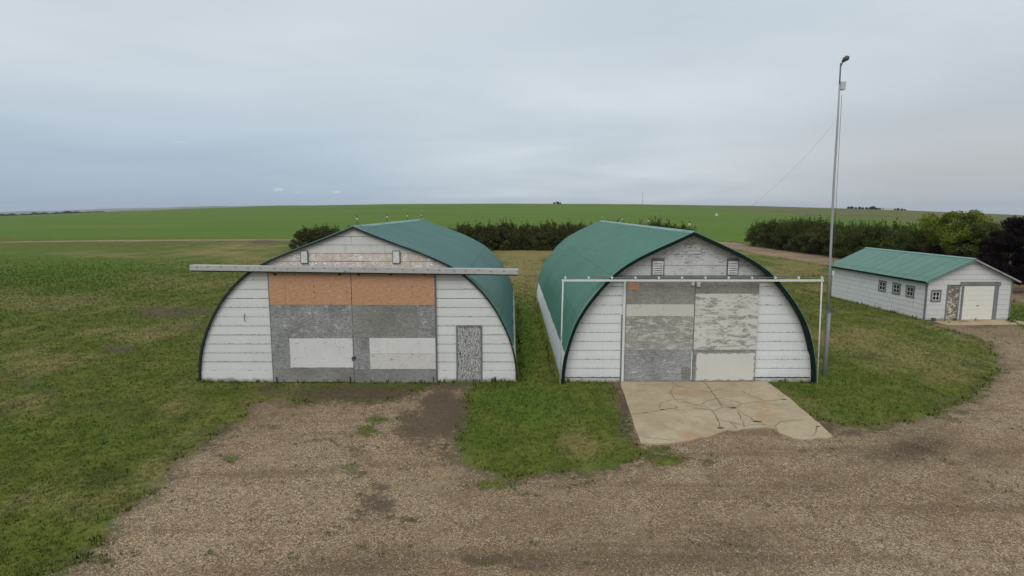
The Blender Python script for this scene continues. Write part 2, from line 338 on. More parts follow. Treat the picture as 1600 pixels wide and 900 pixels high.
WEED=[(362,716,20,9,1.6),(345,712,9,5,1.2),(420,668,30,8,1.2),(450,655,14,6,.8),(590,655,26,10,1.7),(572,672,26,12,1.5),(520,690,14,5,1.1),(550,700,30,12,1.0),(560,740,30,10,1.1),(500,684,10,6,.7),(545,730,22,9,1.2),(575,762,30,20,.8),(610,810,22,7,1.1),(640,812,24,7,1.5),(560,800,20,8,1.),(875,760,60,10,.9),(480,755,9,5,.7),(510,762,12,6,.7),(665,690,30,30,.5),(640,650,16,14,.6),(770,757,50,12,1.5),(815,772,25,6,1.2),(725,770,16,6,.7),(665,778,14,6,.7),(740,815,14,6,.7),(850,820,22,6,.6),(1045,718,40,11,1.9),(1015,712,20,14,1.6),(1030,702,26,9,1.6),(1108,722,18,8,1.5),(1120,738,12,5,.7),(1108,745,7,4,.8),(1158,698,7,4,.6),(1255,705,9,5,1.1),(1290,700,8,4,.9),(1300,695,6,3,.8),(1320,700,5,3,.8),(1270,712,6,4,.7),(1190,690,7,4,.7),(905,790,12,5,.5),(470,610,40,7,1.3),(540,607,26,6,1.1),(600,612,40,5,.7),(650,606,20,4,.6),(450,635,30,5,.9),(690,630,8,12,.2),(1355,672,30,5,.7),(1480,655,20,5,.6),(900,750,40,6,.6),(980,742,20,4,.7),(560,700,20,5,.7),(400,700,7,5,.6)]
SOIL=[(692,640,38,48,1.3),(655,668,45,34,1.),(640,690,30,14,.6),(560,614,140,14,1.05),(420,608,25,10,.8),(690,606,50,8,.9),(590,790,35,28,.7),(595,762,22,12,.8),(560,800,20,10,.6),(640,815,30,7,.7),(880,745,80,6,.5),(975,640,10,45,.9),(985,668,10,20,.6),(1222,626,14,14,1.),(1255,650,16,12,1.),(1290,668,22,10,1.1),(1330,676,30,7,.8),(1400,672,60,5,.5),(1500,645,40,5,.5),(360,672,50,9,.6),(330,700,30,10,.5),(270,745,22,10,.4),(760,875,60,10,.75),(840,885,70,8,.6),(780,868,30,6,.5),
   (255,488,55,10,1.),(310,486,25,7,.9),(185,545,32,9,.85),(300,510,40,5,.7),(45,595,30,14,.5),(70,612,30,9,.55),(410,378,26,4,1.),(100,640,50,14,.35),(180,650,30,10,.3),(1545,508,35,7,.8),(1500,503,30,4,.4),(330,540,50,10,.45),(180,660,40,15,.35),(370,520,30,20,.3),(1525,571,14,3,.8),(1460,590,40,10,.35),(1480,628,50,7,.4)]
WET=[(1440,700,60,22,1.),(1400,715,70,14,.6),(1500,715,50,14,.5),(1120,860,140,40,.5),(1010,890,120,16,.4),(560,880,90,20,.45),(840,875,80,10,.5),(150,885,60,30,.25),(960,880,80,12,.3),(1300,760,200,25,.25),(1500,800,100,30,.2)]
WETT=[(1500,711,18,6,.8)]
DRY=[(60,470,140,14,.9),(250,440,110,12,.8),(380,405,50,9,.8),(60,560,90,25,.7),(200,520,120,14,.5),(30,630,60,20,.6),(820,420,40,28,1.),(815,395,60,10,1.),(1230,420,60,16,.8),(1300,440,60,16,.6),(1100,390,60,8,.8),(1400,570,90,28,.6),(1470,590,60,20,.7),(930,700,50,25,.55),(900,690,40,18,.4),(100,780,120,30,.45),(150,760,90,20,.4),(230,740,60,20,.4),(340,395,60,8,.7),(380,385,60,8,.6),(280,640,60,14,.3),(200,400,100,5,.5),(130,396,50,3,.8),(420,580,40,40,.3),(1350,520,60,20,.45)]
LUSH=[(100,420,220,28,.95),(60,395,160,10,.7),(280,408,120,9,.6),(15,490,30,18,.6),(820,520,24,70,1.2),(810,620,80,25,1.1),(850,650,100,25,.9),(750,680,50,30,.7),(60,850,90,40,.35),(40,680,50,25,.6),(170,680,60,25,.6),(1280,600,90,22,.6),(1330,640,90,18,.6),(1400,640,80,12,.6),(1590,495,30,14,.9),(50,600,30,8,.6),(170,815,20,10,.9),(330,590,30,30,.3),(940,720,30,12,.7),(1450,530,70,12,.4),(360,718,20,8,.9),(820,770,20,5,.9)]
def pl_dist(X,Y,pts):
    d=np.full(X.shape,1e9)
    for a,b in zip(pts,pts[1:]):
        e=b-a; t=np.clip(((X-a[0])*e[0]+(Y-a[1])*e[1])/(e@e),0,1); d=np.minimum(d,np.hypot(X-a[0]-t*e[0],Y-a[1]-t*e[1]))
    return d
def curve(l,off):
    p=P2(l); q=[]
    for i in range(len(p)-1):
        p0=p[max(i-1,0)];p3=p[min(i+2,len(p)-1)]
        for j in range(6):
            t=j/6; q.append(.5*(2*p[i]+(p[i+1]-p0)*t+(2*p0-5*p[i]+4*p[i+1]-p3)*t*t+(3*p[i]-p0-3*p[i+1]+p3)*t**3))
    q.append(p[-1]); q=np.array(q); g=np.gradient(q,axis=0); g/=np.linalg.norm(g,axis=1)[:,None]; return q+np.stack([-g[:,1],g[:,0]],1)*off
RUTS=[curve(l,o) for l in ([(1640,560),(1560,650),(1400,735),(1180,800),(900,850),(600,890),(420,940)],[(1640,610),(1480,730),(1290,790),(1080,790),(860,775),(680,740),(600,690),(590,640)],[(1130,690),(1160,740),(1250,800),(1420,850),(1640,880)],[(1090,700),(1060,760),(900,830),(700,860),(480,850)]) for o in (-.8,.8)]
def masks(X,Y):
    rut=np.zeros(X.shape)
    for c_ in RUTS: rut=np.maximum(rut,np.exp(-(pl_dist(X,Y,c_)/.24)**2))
    gr=-sdist(X,Y,yard); r1=-sdist(X,Y,road); r2=-sdist(X,Y,track)
    sdv=np.minimum(np.minimum(gr,r1),r2); near=sdv
    sdv=np.clip(sdv,-3,3)
    weed=blobs(X,Y,WEED)
    # a worn fringe of grass bits creeps into the gravel
    return dict(rut=rut,gs=sdv,weed=weed,soil=blobs(X,Y,SOIL),wet=np.clip(blobs(X,Y,WET)-blobs(X,Y,WETT),0,1),dry=blobs(X,Y,DRY),lush=blobs(X,Y,LUSH))
# horizon shape: the far ridge, read along the view directions
hx=np.array([-400,0,200,400,600,800,1000,1200,1400,1600,2000]); hy=np.array([345,337.5,329.5,322.5,319,318.2,319.2,322.2,328,336,344])
fx_=np.array([-400,0,100,200,300,400,470,600,2000]); fyv=np.array([332,331.5,328.5,325.5,323,321.3,321,326,350])
def height(X,Y):
    D=np.maximum(Y,1.); q=np.clip(X/D/math.cos(P),-3,3); px=800+F*q
    yr=np.interp(px,hx,hy); el=(328-yr)/F                       # slope of the ridge line
    D2=np.where(Y>1,Y,0.)
    zr=H+el*900
    s=np.clip((D2-125)/(900-125),0,1); s=s*s*(1.6-.6*s); s=np.where(D2>=900,1,s)
    z=zr*s
    und=np.sin(X/160+1.3)*np.sin(D2/130+.4)*.9*np.clip((D2-180)/150,0,1)*np.clip((800-D2)/200,0,1)
    z=z+und
    far=np.clip((D2-900)/900,0,1); yf=yr+far*5
    yl=np.interp(px,fx_,fyv); f2=np.clip((D2-4500)/2500,0,1); f2=f2*f2*(3-2*f2)
    yf=yf*(1-f2)+np.maximum(yl,0)*f2
    rough=(np.sin(px*.045)+np.sin(px*.11+2)*.5)*.35*f2
    zf=H+(328-yf+rough)/F*D2
    z=np.where(D2>900,zf,z)
    return z
ground_m,k,b=mat('ground',.95,.12)
def grass_color(k,pos,attr=True):
    n_big=k.noise(pos,.16,4,.6); n_mid=k.noise(pos,.9,5,.65); n_sm=k.noise(pos,5.,5,.7); n_f=k.noise(pos,34.,3,.7)
    strip=k.noise(k.mapping(pos,(.55,.05,1)),1.,3,.6)
    dry=k.attr('dry'); lush=k.attr('lush')
    c=k.mix(k.ramp(n_mid,.32,.70),(.070,.098,.012),(.175,.188,.028))
    dv=k.math('ADD',k.math('MULTIPLY',dry,1.0),k.math('ADD',k.math('MULTIPLY',k.math('SUBTRACT',n_big,.5),1.9),k.math('MULTIPLY',k.math('SUBTRACT',strip,.45),1.9)))
    c=k.mix(k.ramp(k.math('ADD',dv,k.math('MULTIPLY',k.math('SUBTRACT',n_sm,.5),.9)),.12,.85,0,.92),c,(.300,.235,.095))
    c=k.mix(k.ramp(k.noise(k.mapping(pos,(1,.6,1),(9,4,0)),.55,5,.7),.52,.66,0,.5),c,(.045,.065,.012))
    c=k.mix(k.ramp(k.noise(k.mapping(pos,(1,.7,1),(19,24,0)),1.6,5,.7),.58,.70,0,.5),c,(.30,.25,.12))
    c=k.mix(k.math('MULTIPLY',lush,k.ramp(n_mid,.2,.6,.45,.85)),c,(.080,.170,.012))
    c=k.mix(k.ramp(n_sm,.30,.72,.5,0),c,(.036,.052,.010))
    c=k.mix(k.ramp(n_f,.45,.8,0,.45),c,(.24,.25,.085))
    return c,n_big,n_mid,n_sm,n_f
geo=k.add('ShaderNodeNewGeometry'); pos=geo.outputs['Position']
gc,n_big,n_mid,n_sm,n_f=grass_color(k,pos)
# gravel
def vor(scale,feature='F1'):
    v=k.add('ShaderNodeTexVoronoi',feature=feature); k.put(v.inputs['Vector'],pos); v.inputs['Scale'].default_value=scale; return v
v1=vor(33); v2=vor(85)
r1=k.add('ShaderNodeSeparateColor'); k.put(r1.inputs[0],v1.outputs['Color'])
r2=k.add('ShaderNodeSeparateColor'); k.put(r2.inputs[0],v2.outputs['Color'])
gv=k.mix(k.ramp(n_mid,.3,.7),(.250,.165,.086),(.345,.238,.132))
gv=k.mix(k.ramp(k.noise(pos,.35,4,.6),.35,.7,0,.65),gv,(.275,.155,.064))
gv=k.mix(k.ramp(r2.outputs[0],.35,.75,0,.55),gv,(.130,.088,.052))
gv=k.mix(k.ramp(r1.outputs[0],.62,.80,0,.72),gv,(.52,.43,.30))
gv=k.mix(k.ramp(r2.outputs[1],.80,.97,0,.85),gv,(.62,.52,.40))
gv=k.mix(k.ramp(r1.outputs[1],.76,.92,0,.7),gv,(.07,.052,.038))
gv=k.mix(k.ramp(n_sm,.50,.75,0,.5),gv,(.14,.095,.058))
gv=k.mix(k.ramp(k.noise(pos,2.3,5,.75),.52,.66,0,.6),gv,(.150,.100,.060))
gv=k.mix(k.ramp(k.noise(k.mapping(pos,(1,1,1),(31,7,0)),.7,5,.7),.52,.66,0,.4),gv,(.40,.31,.18))
# tyre tracks sweep across the yard
gv=k.mix(k.ramp(k.noise(pos,.13,3,.6),.42,.62,0,.35),gv,(.150,.100,.054))
tr=k.noise(k.mapping(pos,(.10,1.25,1),(0,0,0),(0,0,R(-14))),1.,4,.6,.3)
gv=k.mix(k.ramp(tr,.50,.68,0,.45),gv,(.130,.082,.047))
gv=k.mix(k.math('MULTIPLY',k.attr('rut'),k.ramp(n_mid,.35,.65,.0,.45)),gv,(.160,.105,.056))
gv=k.mix(k.math('MULTIPLY',k.attr('wet'),k.ramp(n_mid,.3,.6,.55,.95)),gv,(.075,.050,.034))
# soil
so=k.mix(k.ramp(n_sm,.3,.7),(.055,.037,.025),(.120,.082,.055)); so=k.mix(k.ramp(r2.outputs[0],.75,.95,0,.5),so,(.22,.18,.14))
soilf=k.ramp(k.math('ADD',k.attr('soil'),k.math('ADD',k.math('MULTIPLY',k.math('SUBTRACT',n_mid,.5),1.5),k.math('MULTIPLY',k.math('SUBTRACT',n_sm,.5),2.2))),.22,.80)
# grass / gravel boundary
wsp=k.noise(pos,9.,5,.8); edge=k.math('MAXIMUM',k.attr('gs'),k.math('ADD',k.math('SUBTRACT',k.math('MULTIPLY',k.attr('weed'),1.0),1.1),k.math('MULTIPLY',k.math('SUBTRACT',wsp,.5),3.4)))
edge=k.math('ADD',edge,k.math('MULTIPLY',k.math('SUBTRACT',n_mid,.5),1.5))
edge=k.math('ADD',edge,k.math('MULTIPLY',k.math('SUBTRACT',n_sm,.5),1.7))
edge=k.math('ADD',edge,k.math('MULTIPLY',k.math('SUBTRACT',n_f,.5),.5))
gf=k.ramp(edge,-.10,.16)
c=k.mix(gf,gv,gc)
so=k.mix(k.ramp(n_f,.35,.7,0,.35),so,(.165,.118,.080)); so=k.mix(k.ramp(wsp,.58,.70,0,.75),so,gc)
c=k.mix(k.math('MULTIPLY',soilf,.88),c,so)
# rim of packed soil where grass gives way
rim=k.math('MULTIPLY',k.ramp(k.math('ABSOLUTE',edge),.45,.05),.45); c=k.mix(rim,c,(.105,.078,.052))
k.put(b.inputs['Base Color'],c)
hb=k.math('ADD',k.math('MULTIPLY',n_sm,1.1),k.math('ADD',k.math('MULTIPLY',v1.outputs['Distance'],-.55),k.math('MULTIPLY',n_f,.5)))
k.put(b.inputs['Normal'],k.bump(hb,.75,.05))
# crops on the far slope
field_m,k,b=mat('crop_field',.95,.1); geo=k.add('ShaderNodeNewGeometry'); pos=geo.outputs['Position']
nb=k.noise(k.mapping(pos,(.35,1,1)),.012,4,.6); nm=k.noise(k.mapping(pos,(.3,1.6,1)),.05,5,.65); ns=k.noise(k.mapping(pos,(.5,2,1)),.35,5,.7); nf=k.noise(pos,1.5,4,.7)
c=k.mix(k.ramp(nb,.35,.65),(.082,.150,.012),(.105,.175,.018)); c=k.mix(k.ramp(nm,.4,.7,0,.45),c,(.125,.165,.028)); c=k.mix(k.ramp(ns,.4,.75,0,.45),c,(.052,.100,.013)); c=k.mix(k.ramp(nf,.45,.8,0,.35),c,(.14,.20,.035))
row=k.add('ShaderNodeTexWave',wave_type='BANDS',bands_direction='Y'); k.put(row.inputs[0],k.mapping(pos,(1,1,1),(0,0,0),(0,0,R(6)))); row.inputs['Scale'].default_value=.035; row.inputs['Distortion'].default_value=2.5; row.inputs['Detail'].default_value=3; c=k.mix(k.ramp(row.outputs[1],.2,.9,0,.22),c,(.050,.095,.012))
c=k.mix(k.ramp(k.noise(k.mapping(pos,(.25,1,1),(400,90,0)),.02,5,.65),.54,.66,0,.5),c,(.13,.155,.03))
past=k.attr('past'); pf=k.ramp(k.math('ADD',past,k.math('MULTIPLY',k.math('SUBTRACT',nm,.5),.22)),.45,.55)
pc=k.mix(k.ramp(nm,.35,.7),(.095,.110,.030),(.155,.150,.052)); pc=k.mix(k.ramp(nb,.45,.65,0,.4),pc,(.052,.075,.022)); c=k.mix(pf,c,pc)
k.put(b.inputs['Base Color'],c)
hill_m,k,b=mat('far_hills',.95,.1); pos=k.add('ShaderNodeNewGeometry').outputs['Position']
c=k.mix(k.ramp(k.noise(k.mapping(pos,(1,.3,1)),.004,5,.6),.35,.65),(.10,.11,.075),(.21,.19,.12)); k.put(b.inputs['Base Color'],c)

az=np.concatenate([np.arange(-180,-52,4),np.arange(-52,52.001,.16),np.arange(56,180,4)])
dist=[3.]; 
while dist[-1]<13000:
    d=dist[-1]; dist.append(d*(1.03 if d<8 else 1.0085 if d<150 else 1.02 if d<900 else 1.06))
dist=np.array([.01]+dist); A,D=np.meshgrid(np.radians(az),dist); GX=np.sin(A)*D; GY=np.cos(A)*D; GZ=height(GX,GY)
GZ[GY<1]=0
# tiny unevenness of the yard and lawn
nA=len(az); nD=len(dist)
V=np.stack([GX.ravel(),GY.ravel(),GZ.ravel()],1)
ii,jj=np.meshgrid(np.arange(nD-1),np.arange(nA),indexing='ij'); j2=(jj+1)%nA
Q=np.stack([ii*nA+jj,ii*nA+j2,(ii+1)*nA+j2,(ii+1)*nA+jj],-1).reshape(-1,4)[:, ::-1]
# orientation: make normals point up
nearm=D.ravel()<160
att={n:np.zeros(len(V)) for n in ('rut','gs','weed','soil','wet','dry','lush')}
mk=masks(V[nearm,0],V[nearm,1])
for n in att: att[n][nearm]=mk[n]
att['gs'][~nearm]=3
pxg=800+F*V[:,0]/np.maximum(V[:,1],1)/math.cos(P)
# pasture on the right of the far slope
yline=np.interp(pxg,[1000,1050,1200,1320,1500,1700],[900,880,520,400,250,160])
att['past']=np.clip(.5+(V[:,1]-yline)/120,0,1)*(V[:,1]>150)
Yc=V[Q].mean(1); dc=np.hypot(Yc[:,0],Yc[:,1])
fc={n:att[n][Q].mean(1) for n in ('gs','weed')}
def fieldstart(x): return np.interp(x,[-160,-60,0,45,60,160],[139,139,137,127,120,118])
isfield=(Yc[:,1]>fieldstart(Yc[:,0]))&(dc<3000); ishill=(dc>=3000)
rd=sdist(Yc[:,0],Yc[:,1],road); tk=sdist(Yc[:,0],Yc[:,1],track)
isroad=(~isfield)&(~ishill)&((rd>0)|(tk>0)); isyard=(~isfield)&(~isroad)&(~ishill)&(fc['gs']<0)&(dc<80)
isgrass=~(isfield|ishill|isroad|isyard)
def sub(name,sel,m):
    q=Q[sel]; used,inv=np.unique(q.ravel(),return_inverse=True)
    me=np_mesh(name,V[used],inv.reshape(-1,4),m,{n:a[used] for n,a in att.items()},True)
    o=bpy.data.objects.new(name,me); COL.objects.link(o); tag(o,kind='structure'); return o
sub('lawn',isgrass,ground_m); sub('gravel_yard',isyard,ground_m); sub('dirt_road',isroad,ground_m)
sub('crop_field_hill',isfield,field_m); sub('distant_hills',ishill,hill_m)

# ---------------------------------------------------------------- grass tufts and loose stones (stuff)
def vnoise(X,Y,s,seed):
    X=X*s+seed*17.3; Y=Y*s+seed*5.1; xi=np.floor(X); yi=np.floor(Y); fx=X-xi; fy=Y-yi; fx=fx*fx*(3-2*fx); fy=fy*fy*(3-2*fy)
    def h(a,b): t=np.sin(a*127.1+b*311.7+seed)*43758.5453; return t-np.floor(t)
    return (h(xi,yi)*(1-fx)+h(xi+1,yi)*fx)*(1-fy)+(h(xi,yi+1)*(1-fx)+h(xi+1,yi+1)*fx)*fy
BARNS=[(-11.9,.3,22.0,39.2),(1.7,11.6,22.0,44.6),(24.3,29.8,34.6,44.6)]
pad_poly=P2([(965,590),(1190,588),(1302,683),(1275,690),(1225,684),(1170,662),(1110,668),(1050,684),(998,693)])
def scatter(n,y0,y1,power):
    u=rng.random(n); Y=(y0**power+u*(y1**power-y0**power))**(1/power); X=(rng.random(n)*2-1)*(Y*.93+1.5); return X,Y
def free(X,Y,pad=True):
    ok=np.ones(len(X),bool)
    for x0,x1,y0,y1 in BARNS: ok&=~((X>x0)&(X<x1)&(Y>y0)&(Y<y1))
    if pad: ok&=sdist(X,Y,pad_poly)<-.03
    return ok
gm,k,b=mat('grass_blades',.9,.1); pos=k.add('ShaderNodeNewGeometry').outputs['Position']
gc,_,_,_,_=grass_color(k,pos); rnd=k.add('ShaderNodeNewGeometry').outputs['Random Per Island']
gc=k.mix(k.ramp(rnd,.0,1.,0,.3),gc,(.23,.24,.08)); gc=k.mix(k.ramp(rnd,.80,.9,0,.4),gc,(.060,.110,.012)); k.put(b.inputs['Base Color'],gc)
gn=k.add('ShaderNodeNewGeometry').outputs['Normal']; vm=k.add('ShaderNodeMix',data_type='VECTOR'); vm.inputs[0].default_value=.72; k.put(vm.inputs[4],gn); vm.inputs[5].default_value=(0,0,1); k.put(b.inputs['Normal'],vm.outputs[1])
b.inputs['Subsurface Weight'].default_value=0
Xs,Ys=[],[]
for n,y0,y1,pw in ((300000,8.5,85,.35),):
    X,Y=scatter(n,y0,y1,pw); m_=masks(X,Y)
    e=np.maximum(m_['gs'],m_['weed']*1.0-1.15+(rng.random(len(X))-.5)*.8+(vnoise(X,Y,7,2)-.5)*2.6)+(vnoise(X,Y,1.1,3)-.5)*1.1+(vnoise(X,Y,5,5)-.5)*1.2
    pr=np.clip(e/.6+.15,0,1)*np.clip(1.25-m_['soil']*1.2,0,1)*(.35+.9*vnoise(X,Y,2.2,9))
    pr=pr*np.clip((85-Y)/35,0,1); ok=(rng.random(len(X))<pr)&free(X,Y); Xs.append(X[ok]); Ys.append(Y[ok])
X=np.concatenate(Xs); Y=np.concatenate(Ys); m_=masks(X,Y)
nb_=4; n=len(X); Xb=np.repeat(X,nb_)+rng.normal(0,.025,n*nb_); Yb=np.repeat(Y,nb_)+rng.normal(0,.025,n*nb_)
sc=np.repeat((.022+.028*rng.random(n))*(1+.45*m_['lush'])*(1+np.clip((Y-15)/35,0,1.2)),nb_)*(.6+.8*rng.random(n*nb_))
# longer unmown fringe along the walls and the lawn edge
fr=np.zeros(n)
for x0,x1,y0,y1 in BARNS:
    dx=np.maximum(np.maximum(x0-X,X-x1),0); dy=np.maximum(np.maximum(y0-Y,Y-y1),0); fr=np.maximum(fr,np.clip(1-np.hypot(dx,dy)/.25,0,1))
fr=np.maximum(fr,.6*np.clip(1-np.abs(m_['gs']-.15)/.25,0,1)); sc*=np.repeat(1+2.0*fr*(.5+vnoise(X,Y,3,4)),nb_)
th=rng.random(n*nb_)*2*np.pi; lean=rng.normal(0,.6,n*nb_); wd=sc*.16+.003
dxx=np.cos(th)*wd; dyy=np.sin(th)*wd; Lx=-np.sin(th)*lean*sc; Ly=np.cos(th)*lean*sc
V1=np.stack([Xb-dxx,Yb-dyy,np.full_like(Xb,-.003)],1); V2=np.stack([Xb+dxx,Yb+dyy,np.full_like(Xb,-.003)],1); V3=np.stack([Xb+Lx,Yb+Ly,sc],1)
Vt=np.stack([V1,V2,V3],1).reshape(-1,3); Ft=np.arange(len(Vt)).reshape(-1,3)
me=np_mesh('grass',Vt,Ft,gm,{q:np.repeat(m_[q],nb_*3) for q in ('dry','lush')})
o=bpy.data.objects.new('grass',me); COL.objects.link(o); tag(o,'short patchy green and straw coloured lawn grass around the buildings','grass',kind='stuff')
print('tufts',n)
# loose stones
sm,k,b=mat('loose_stones',.85,.2); rnd=k.add('ShaderNodeNewGeometry').outputs['Random Per Island']
c=k.mix(k.ramp(rnd,0,.5),(.13,.10,.075),(.27,.21,.155)); c=k.mix(k.ramp(rnd,.6,.95),c,(.46,.42,.36)); k.put(b.inputs['Base Color'],c)
X,Y=scatter(110000,8.5,34,.5); m_=masks(X,Y); ok=(m_['gs']+(vnoise(X,Y,1.1,3)-.5)*1.1<.05)&(m_['soil']<.55*rng.random(len(X))+.3)&free(X,Y); X=X[ok]; Y=Y[ok]; n=len(X)
r=.006+.012*rng.random(n)**2.2+ (rng.random(n)<.01)*.015
base=np.array([(1,0,0),(-.1,1,0),(-1,-.1,0),(.1,-1,0),(0,0,.75)]); th=rng.random(n)*6.28; 
px_=base[None,:,0]*np.cos(th)[:,None]-base[None,:,1]*np.sin(th)[:,None]*.75; py_=base[None,:,0]*np.sin(th)[:,None]+base[None,:,1]*np.cos(th)[:,None]*.75
Vs=np.stack([X[:,None]+px_*r[:,None],Y[:,None]+py_*r[:,None],.001+base[None,:,2]*r[:,None]],-1).reshape(-1,3)
fb=np.array([(0,1,4),(1,2,4),(2,3,4),(3,0,4)]); Fs=(np.arange(n)[:,None,None]*5+fb[None]).reshape(-1,3)
me=np_mesh('loose_gravel',Vs,Fs,sm); o=bpy.data.objects.new('loose_gravel',me); COL.objects.link(o); tag(o,'loose tan and pale pebbles scattered over the gravel yard','gravel',kind='stuff')

# ---------------------------------------------------------------- concrete pad
pm,k,b=mat('old_concrete',.9,.15); t=k.add('ShaderNodeTexCoord').outputs['Object']
n1=k.noise(t,.8,5,.6); n2=k.noise(t,7,5,.7); n3=k.noise(t,60,3,.7)
c=k.mix(k.ramp(n1,.35,.65),(.380,.300,.195),(.455,.370,.248)); c=k.mix(k.ramp(k.noise(t,.9,3,.5,.5),.54,.70,0,.6),c,(.40,.24,.12)); c=k.mix(k.ramp(n2,.45,.75,0,.45),c,(.28,.225,.16)); c=k.mix(k.ramp(k.noise(t,1.9,6,.75),.50,.66,0,.45),c,(.29,.22,.145)); c=k.mix(k.ramp(n3,.55,.8,0,.4),c,(.22,.19,.15))
k.put(b.inputs['Base Color'],c); k.put(b.inputs['Normal'],k.bump(k.math('ADD',n2,n3),.3,.01))
front=[(1303,682),(1292,685),(1280,683),(1268,686),(1254,685),(1241,683),(1228,680),(1218,676),(1208,670),(1196,667),(1182,668),(1165,670),(1150,673),(1138,672),(1124,676),(1108,682),(1095,684),(1079,688),(1060,690),(1040,692),(1015,693),(1000,692)]
outl=[at(966,592),at(1185,588)]+[at(1185+49*q+random.uniform(-1.,1.),588+36*q) for q in (.2,.4,.6,.8,1.)]+[at(1234+62*q+random.uniform(-1.5,1.5),624+53*q) for q in (.15,.3,.45,.6,.75,.9)]+[at(q[0]+random.uniform(-2,2),q[1]+random.uniform(-1,1),.04) for q in front]+[at(1000-33*q+random.uniform(-.8,.8),692-98*q) for q in (.12,.25,.37,.5,.62,.75,.87)]
outl[0]=(outl[0][0],22.0); outl[1]=(9.45,22.0)
mb=MB(); n=len(outl); mb.v=[(x,y,.045) for x,y in outl]+[(x,y,-.06) for x,y in outl]
mb.f=[tuple(range(n))[::-1]]+[(i,(i+1)%n,n+(i+1)%n,n+i) for i in range(n)]
pad=mb.build('concrete_pad',pm); tag(pad,kind='structure')
bp=pad.data; 
import bmesh
bmx=bmesh.new(); bmx.from_mesh(bp); bmesh.ops.recalc_face_normals(bmx,faces=bmx.faces); bmx.to_mesh(bp); bmx.free()
def cx3(x,y): return (960+x*.225,580+y*.225)
CR=[[(110,295),(215,290),(330,268),(400,258),(440,265),(600,262),(680,272),(715,330),(740,395)],[(320,215),(415,195),(470,200),(540,225),(600,232),(640,208),(710,190),(760,235),(845,250),(880,225),(960,215),(1040,208),(1130,198),(1190,196)],
[(415,95),(390,145),(415,190),(440,215),(520,225)],[(400,75),(450,105),(560,130),(665,145)],[(610,60),(655,110),(710,190),(745,240),(830,256)],[(845,258),(900,300),(990,350),(1050,375),(1110,380),(1150,350),(1230,340),(1320,338)],[(855,275),(885,340),(905,385)],[(690,272),(745,252),(830,256)],[(710,335),(800,350),(900,385),(960,368),(1050,372)],[(715,190),(800,198),(880,220)],[(800,350),(850,395)],[(1110,380),(1140,420)],[(1410,385),(1400,425),(1370,450)],[(180,450),(280,468),(400,478)],[(320,215),(310,260)],[(600,232),(680,270)],[(740,235),(745,255)],[(885,140),(960,175),(1040,208)],[(665,145),(740,122)]]
mb=MB()
for cr in CR:
    pts=[]
    for a,bq in zip(cr,cr[1:]):
        L=math.hypot(bq[0]-a[0],bq[1]-a[1]); m_n=max(2,int(L/14))
        for i in range(m_n):
            t_=i/m_n; pts.append((a[0]+(bq[0]-a[0])*t_+random.uniform(-4,4),a[1]+(bq[1]-a[1])*t_+random.uniform(-3,3)))
    pts.append(cr[-1]); W=[Vector((*at(*cx3(*q),.045),.0485)) for q in pts]
    for i in range(len(W)-1):
        d=(W[i+1]-W[i]); nrm=Vector((-d.y,d.x,0)).normalized(); w1=random.uniform(.007,.020); w0=w1 if i else .004
        if i: mb.f.append((len(mb.v)-2,len(mb.v)-1,len(mb.v)+1,len(mb.v)))
        if not i: mb.v+= [tuple(W[0]+nrm*w0),tuple(W[0]-nrm*w0)]; mb.f.append((0,0,0,0)); mb.f.pop(); mb.f.append((len(mb.v)-2,len(mb.v)-1,len(mb.v)+1,len(mb.v)))
        mb.v+=[tuple(W[i+1]+nrm*w1),tuple(W[i+1]-nrm*w1)]
ck=mb.build('crack',plain('crack_soil',(.175,.135,.092),.95,0,.3,20),pad)
mb=MB()
for cxp,cyp,rr in ((215,290,.05),(335,268,.07),(825,255,.09),(990,350,.08),(430,250,.05),(1180,196,.07),(735,395,.07),(1410,385,.06)):
    x,y=at(*cx3(cxp,cyp),.045); mb.poly([(x+math.cos(a)*rr*random.uniform(.5,1.3)*1.6,y+math.sin(a)*rr*random.uniform(.4,1.),.0515) for a in [i*math.pi/4 for i in range(8)]])
mb.build('pothole',plain('dark_hole_soil',(.06,.045,.035),.95),pad)

# ---------------------------------------------------------------- quonset barns
def smooth_profile(pts,n=34):
    """pts (halfwidth,z) from ridge to foot -> even Catmull-Rom samples"""
    p=[Vector((a,b_)) for a,b_ in pts]; o_=[]
    for i in range(len(p)-1):
        p0=p[max(i-1,0)] if i else p[0]*2-p[1]; p3=p[i+2] if i+2<len(p) else p[-1]*2-p[-2]
        for j in range(6):
            t=j/6; o_.append(.5*((2*p[i])+(p[i+1]-p0)*t+(2*p0-5*p[i]+4*p[i+1]-p3)*t*t+(3*p[i]-p0-3*p[i+1]+p3)*t**3))
    o_.append(p[-1]); return o_
PA=[(0,5.85),(.8,5.52),(1.55,5.24),(2.15,5.02),(2.8,4.76),(3.5,4.42),(4.1,4.03),(4.65,3.52),(5.08,2.98),(5.42,2.40),(5.70,1.78),(5.88,1.2),(5.98,.6),(6.0,0)]
PB=[(0,5.66),(.7,5.34),(1.4,5.02),(2.0,4.72),(2.55,4.38),(3.05,3.95),(3.45,3.50),(3.87,2.95),(4.22,2.35),(4.46,1.72),(4.62,1.1),(4.71,.5),(4.73,0)]
def halfw(prof,z):
    for a,b_ in zip(prof,prof[1:]):
        if b_.y<=z<=a.y: return a.x+(b_.x-a.x)*(a.y-z)/max(1e-6,a.y-b_.y)
    return prof[-1].x if z<=prof[-1].y else 0.
def extr(prof,L,zcut_lo,zcut_hi,off,rib=None,y0=0.,flip=False,nrm_off=0.):
    pass
def normals(prof):
    ns=[]
    for i in range(len(prof)):
        t=(prof[min(i+1,len(prof)-1)]-prof[max(i-1,0)]).normalized(); ns.append(Vector((-t.y,t.x)))
    ns[0]=Vector((.38,.925)); return ns
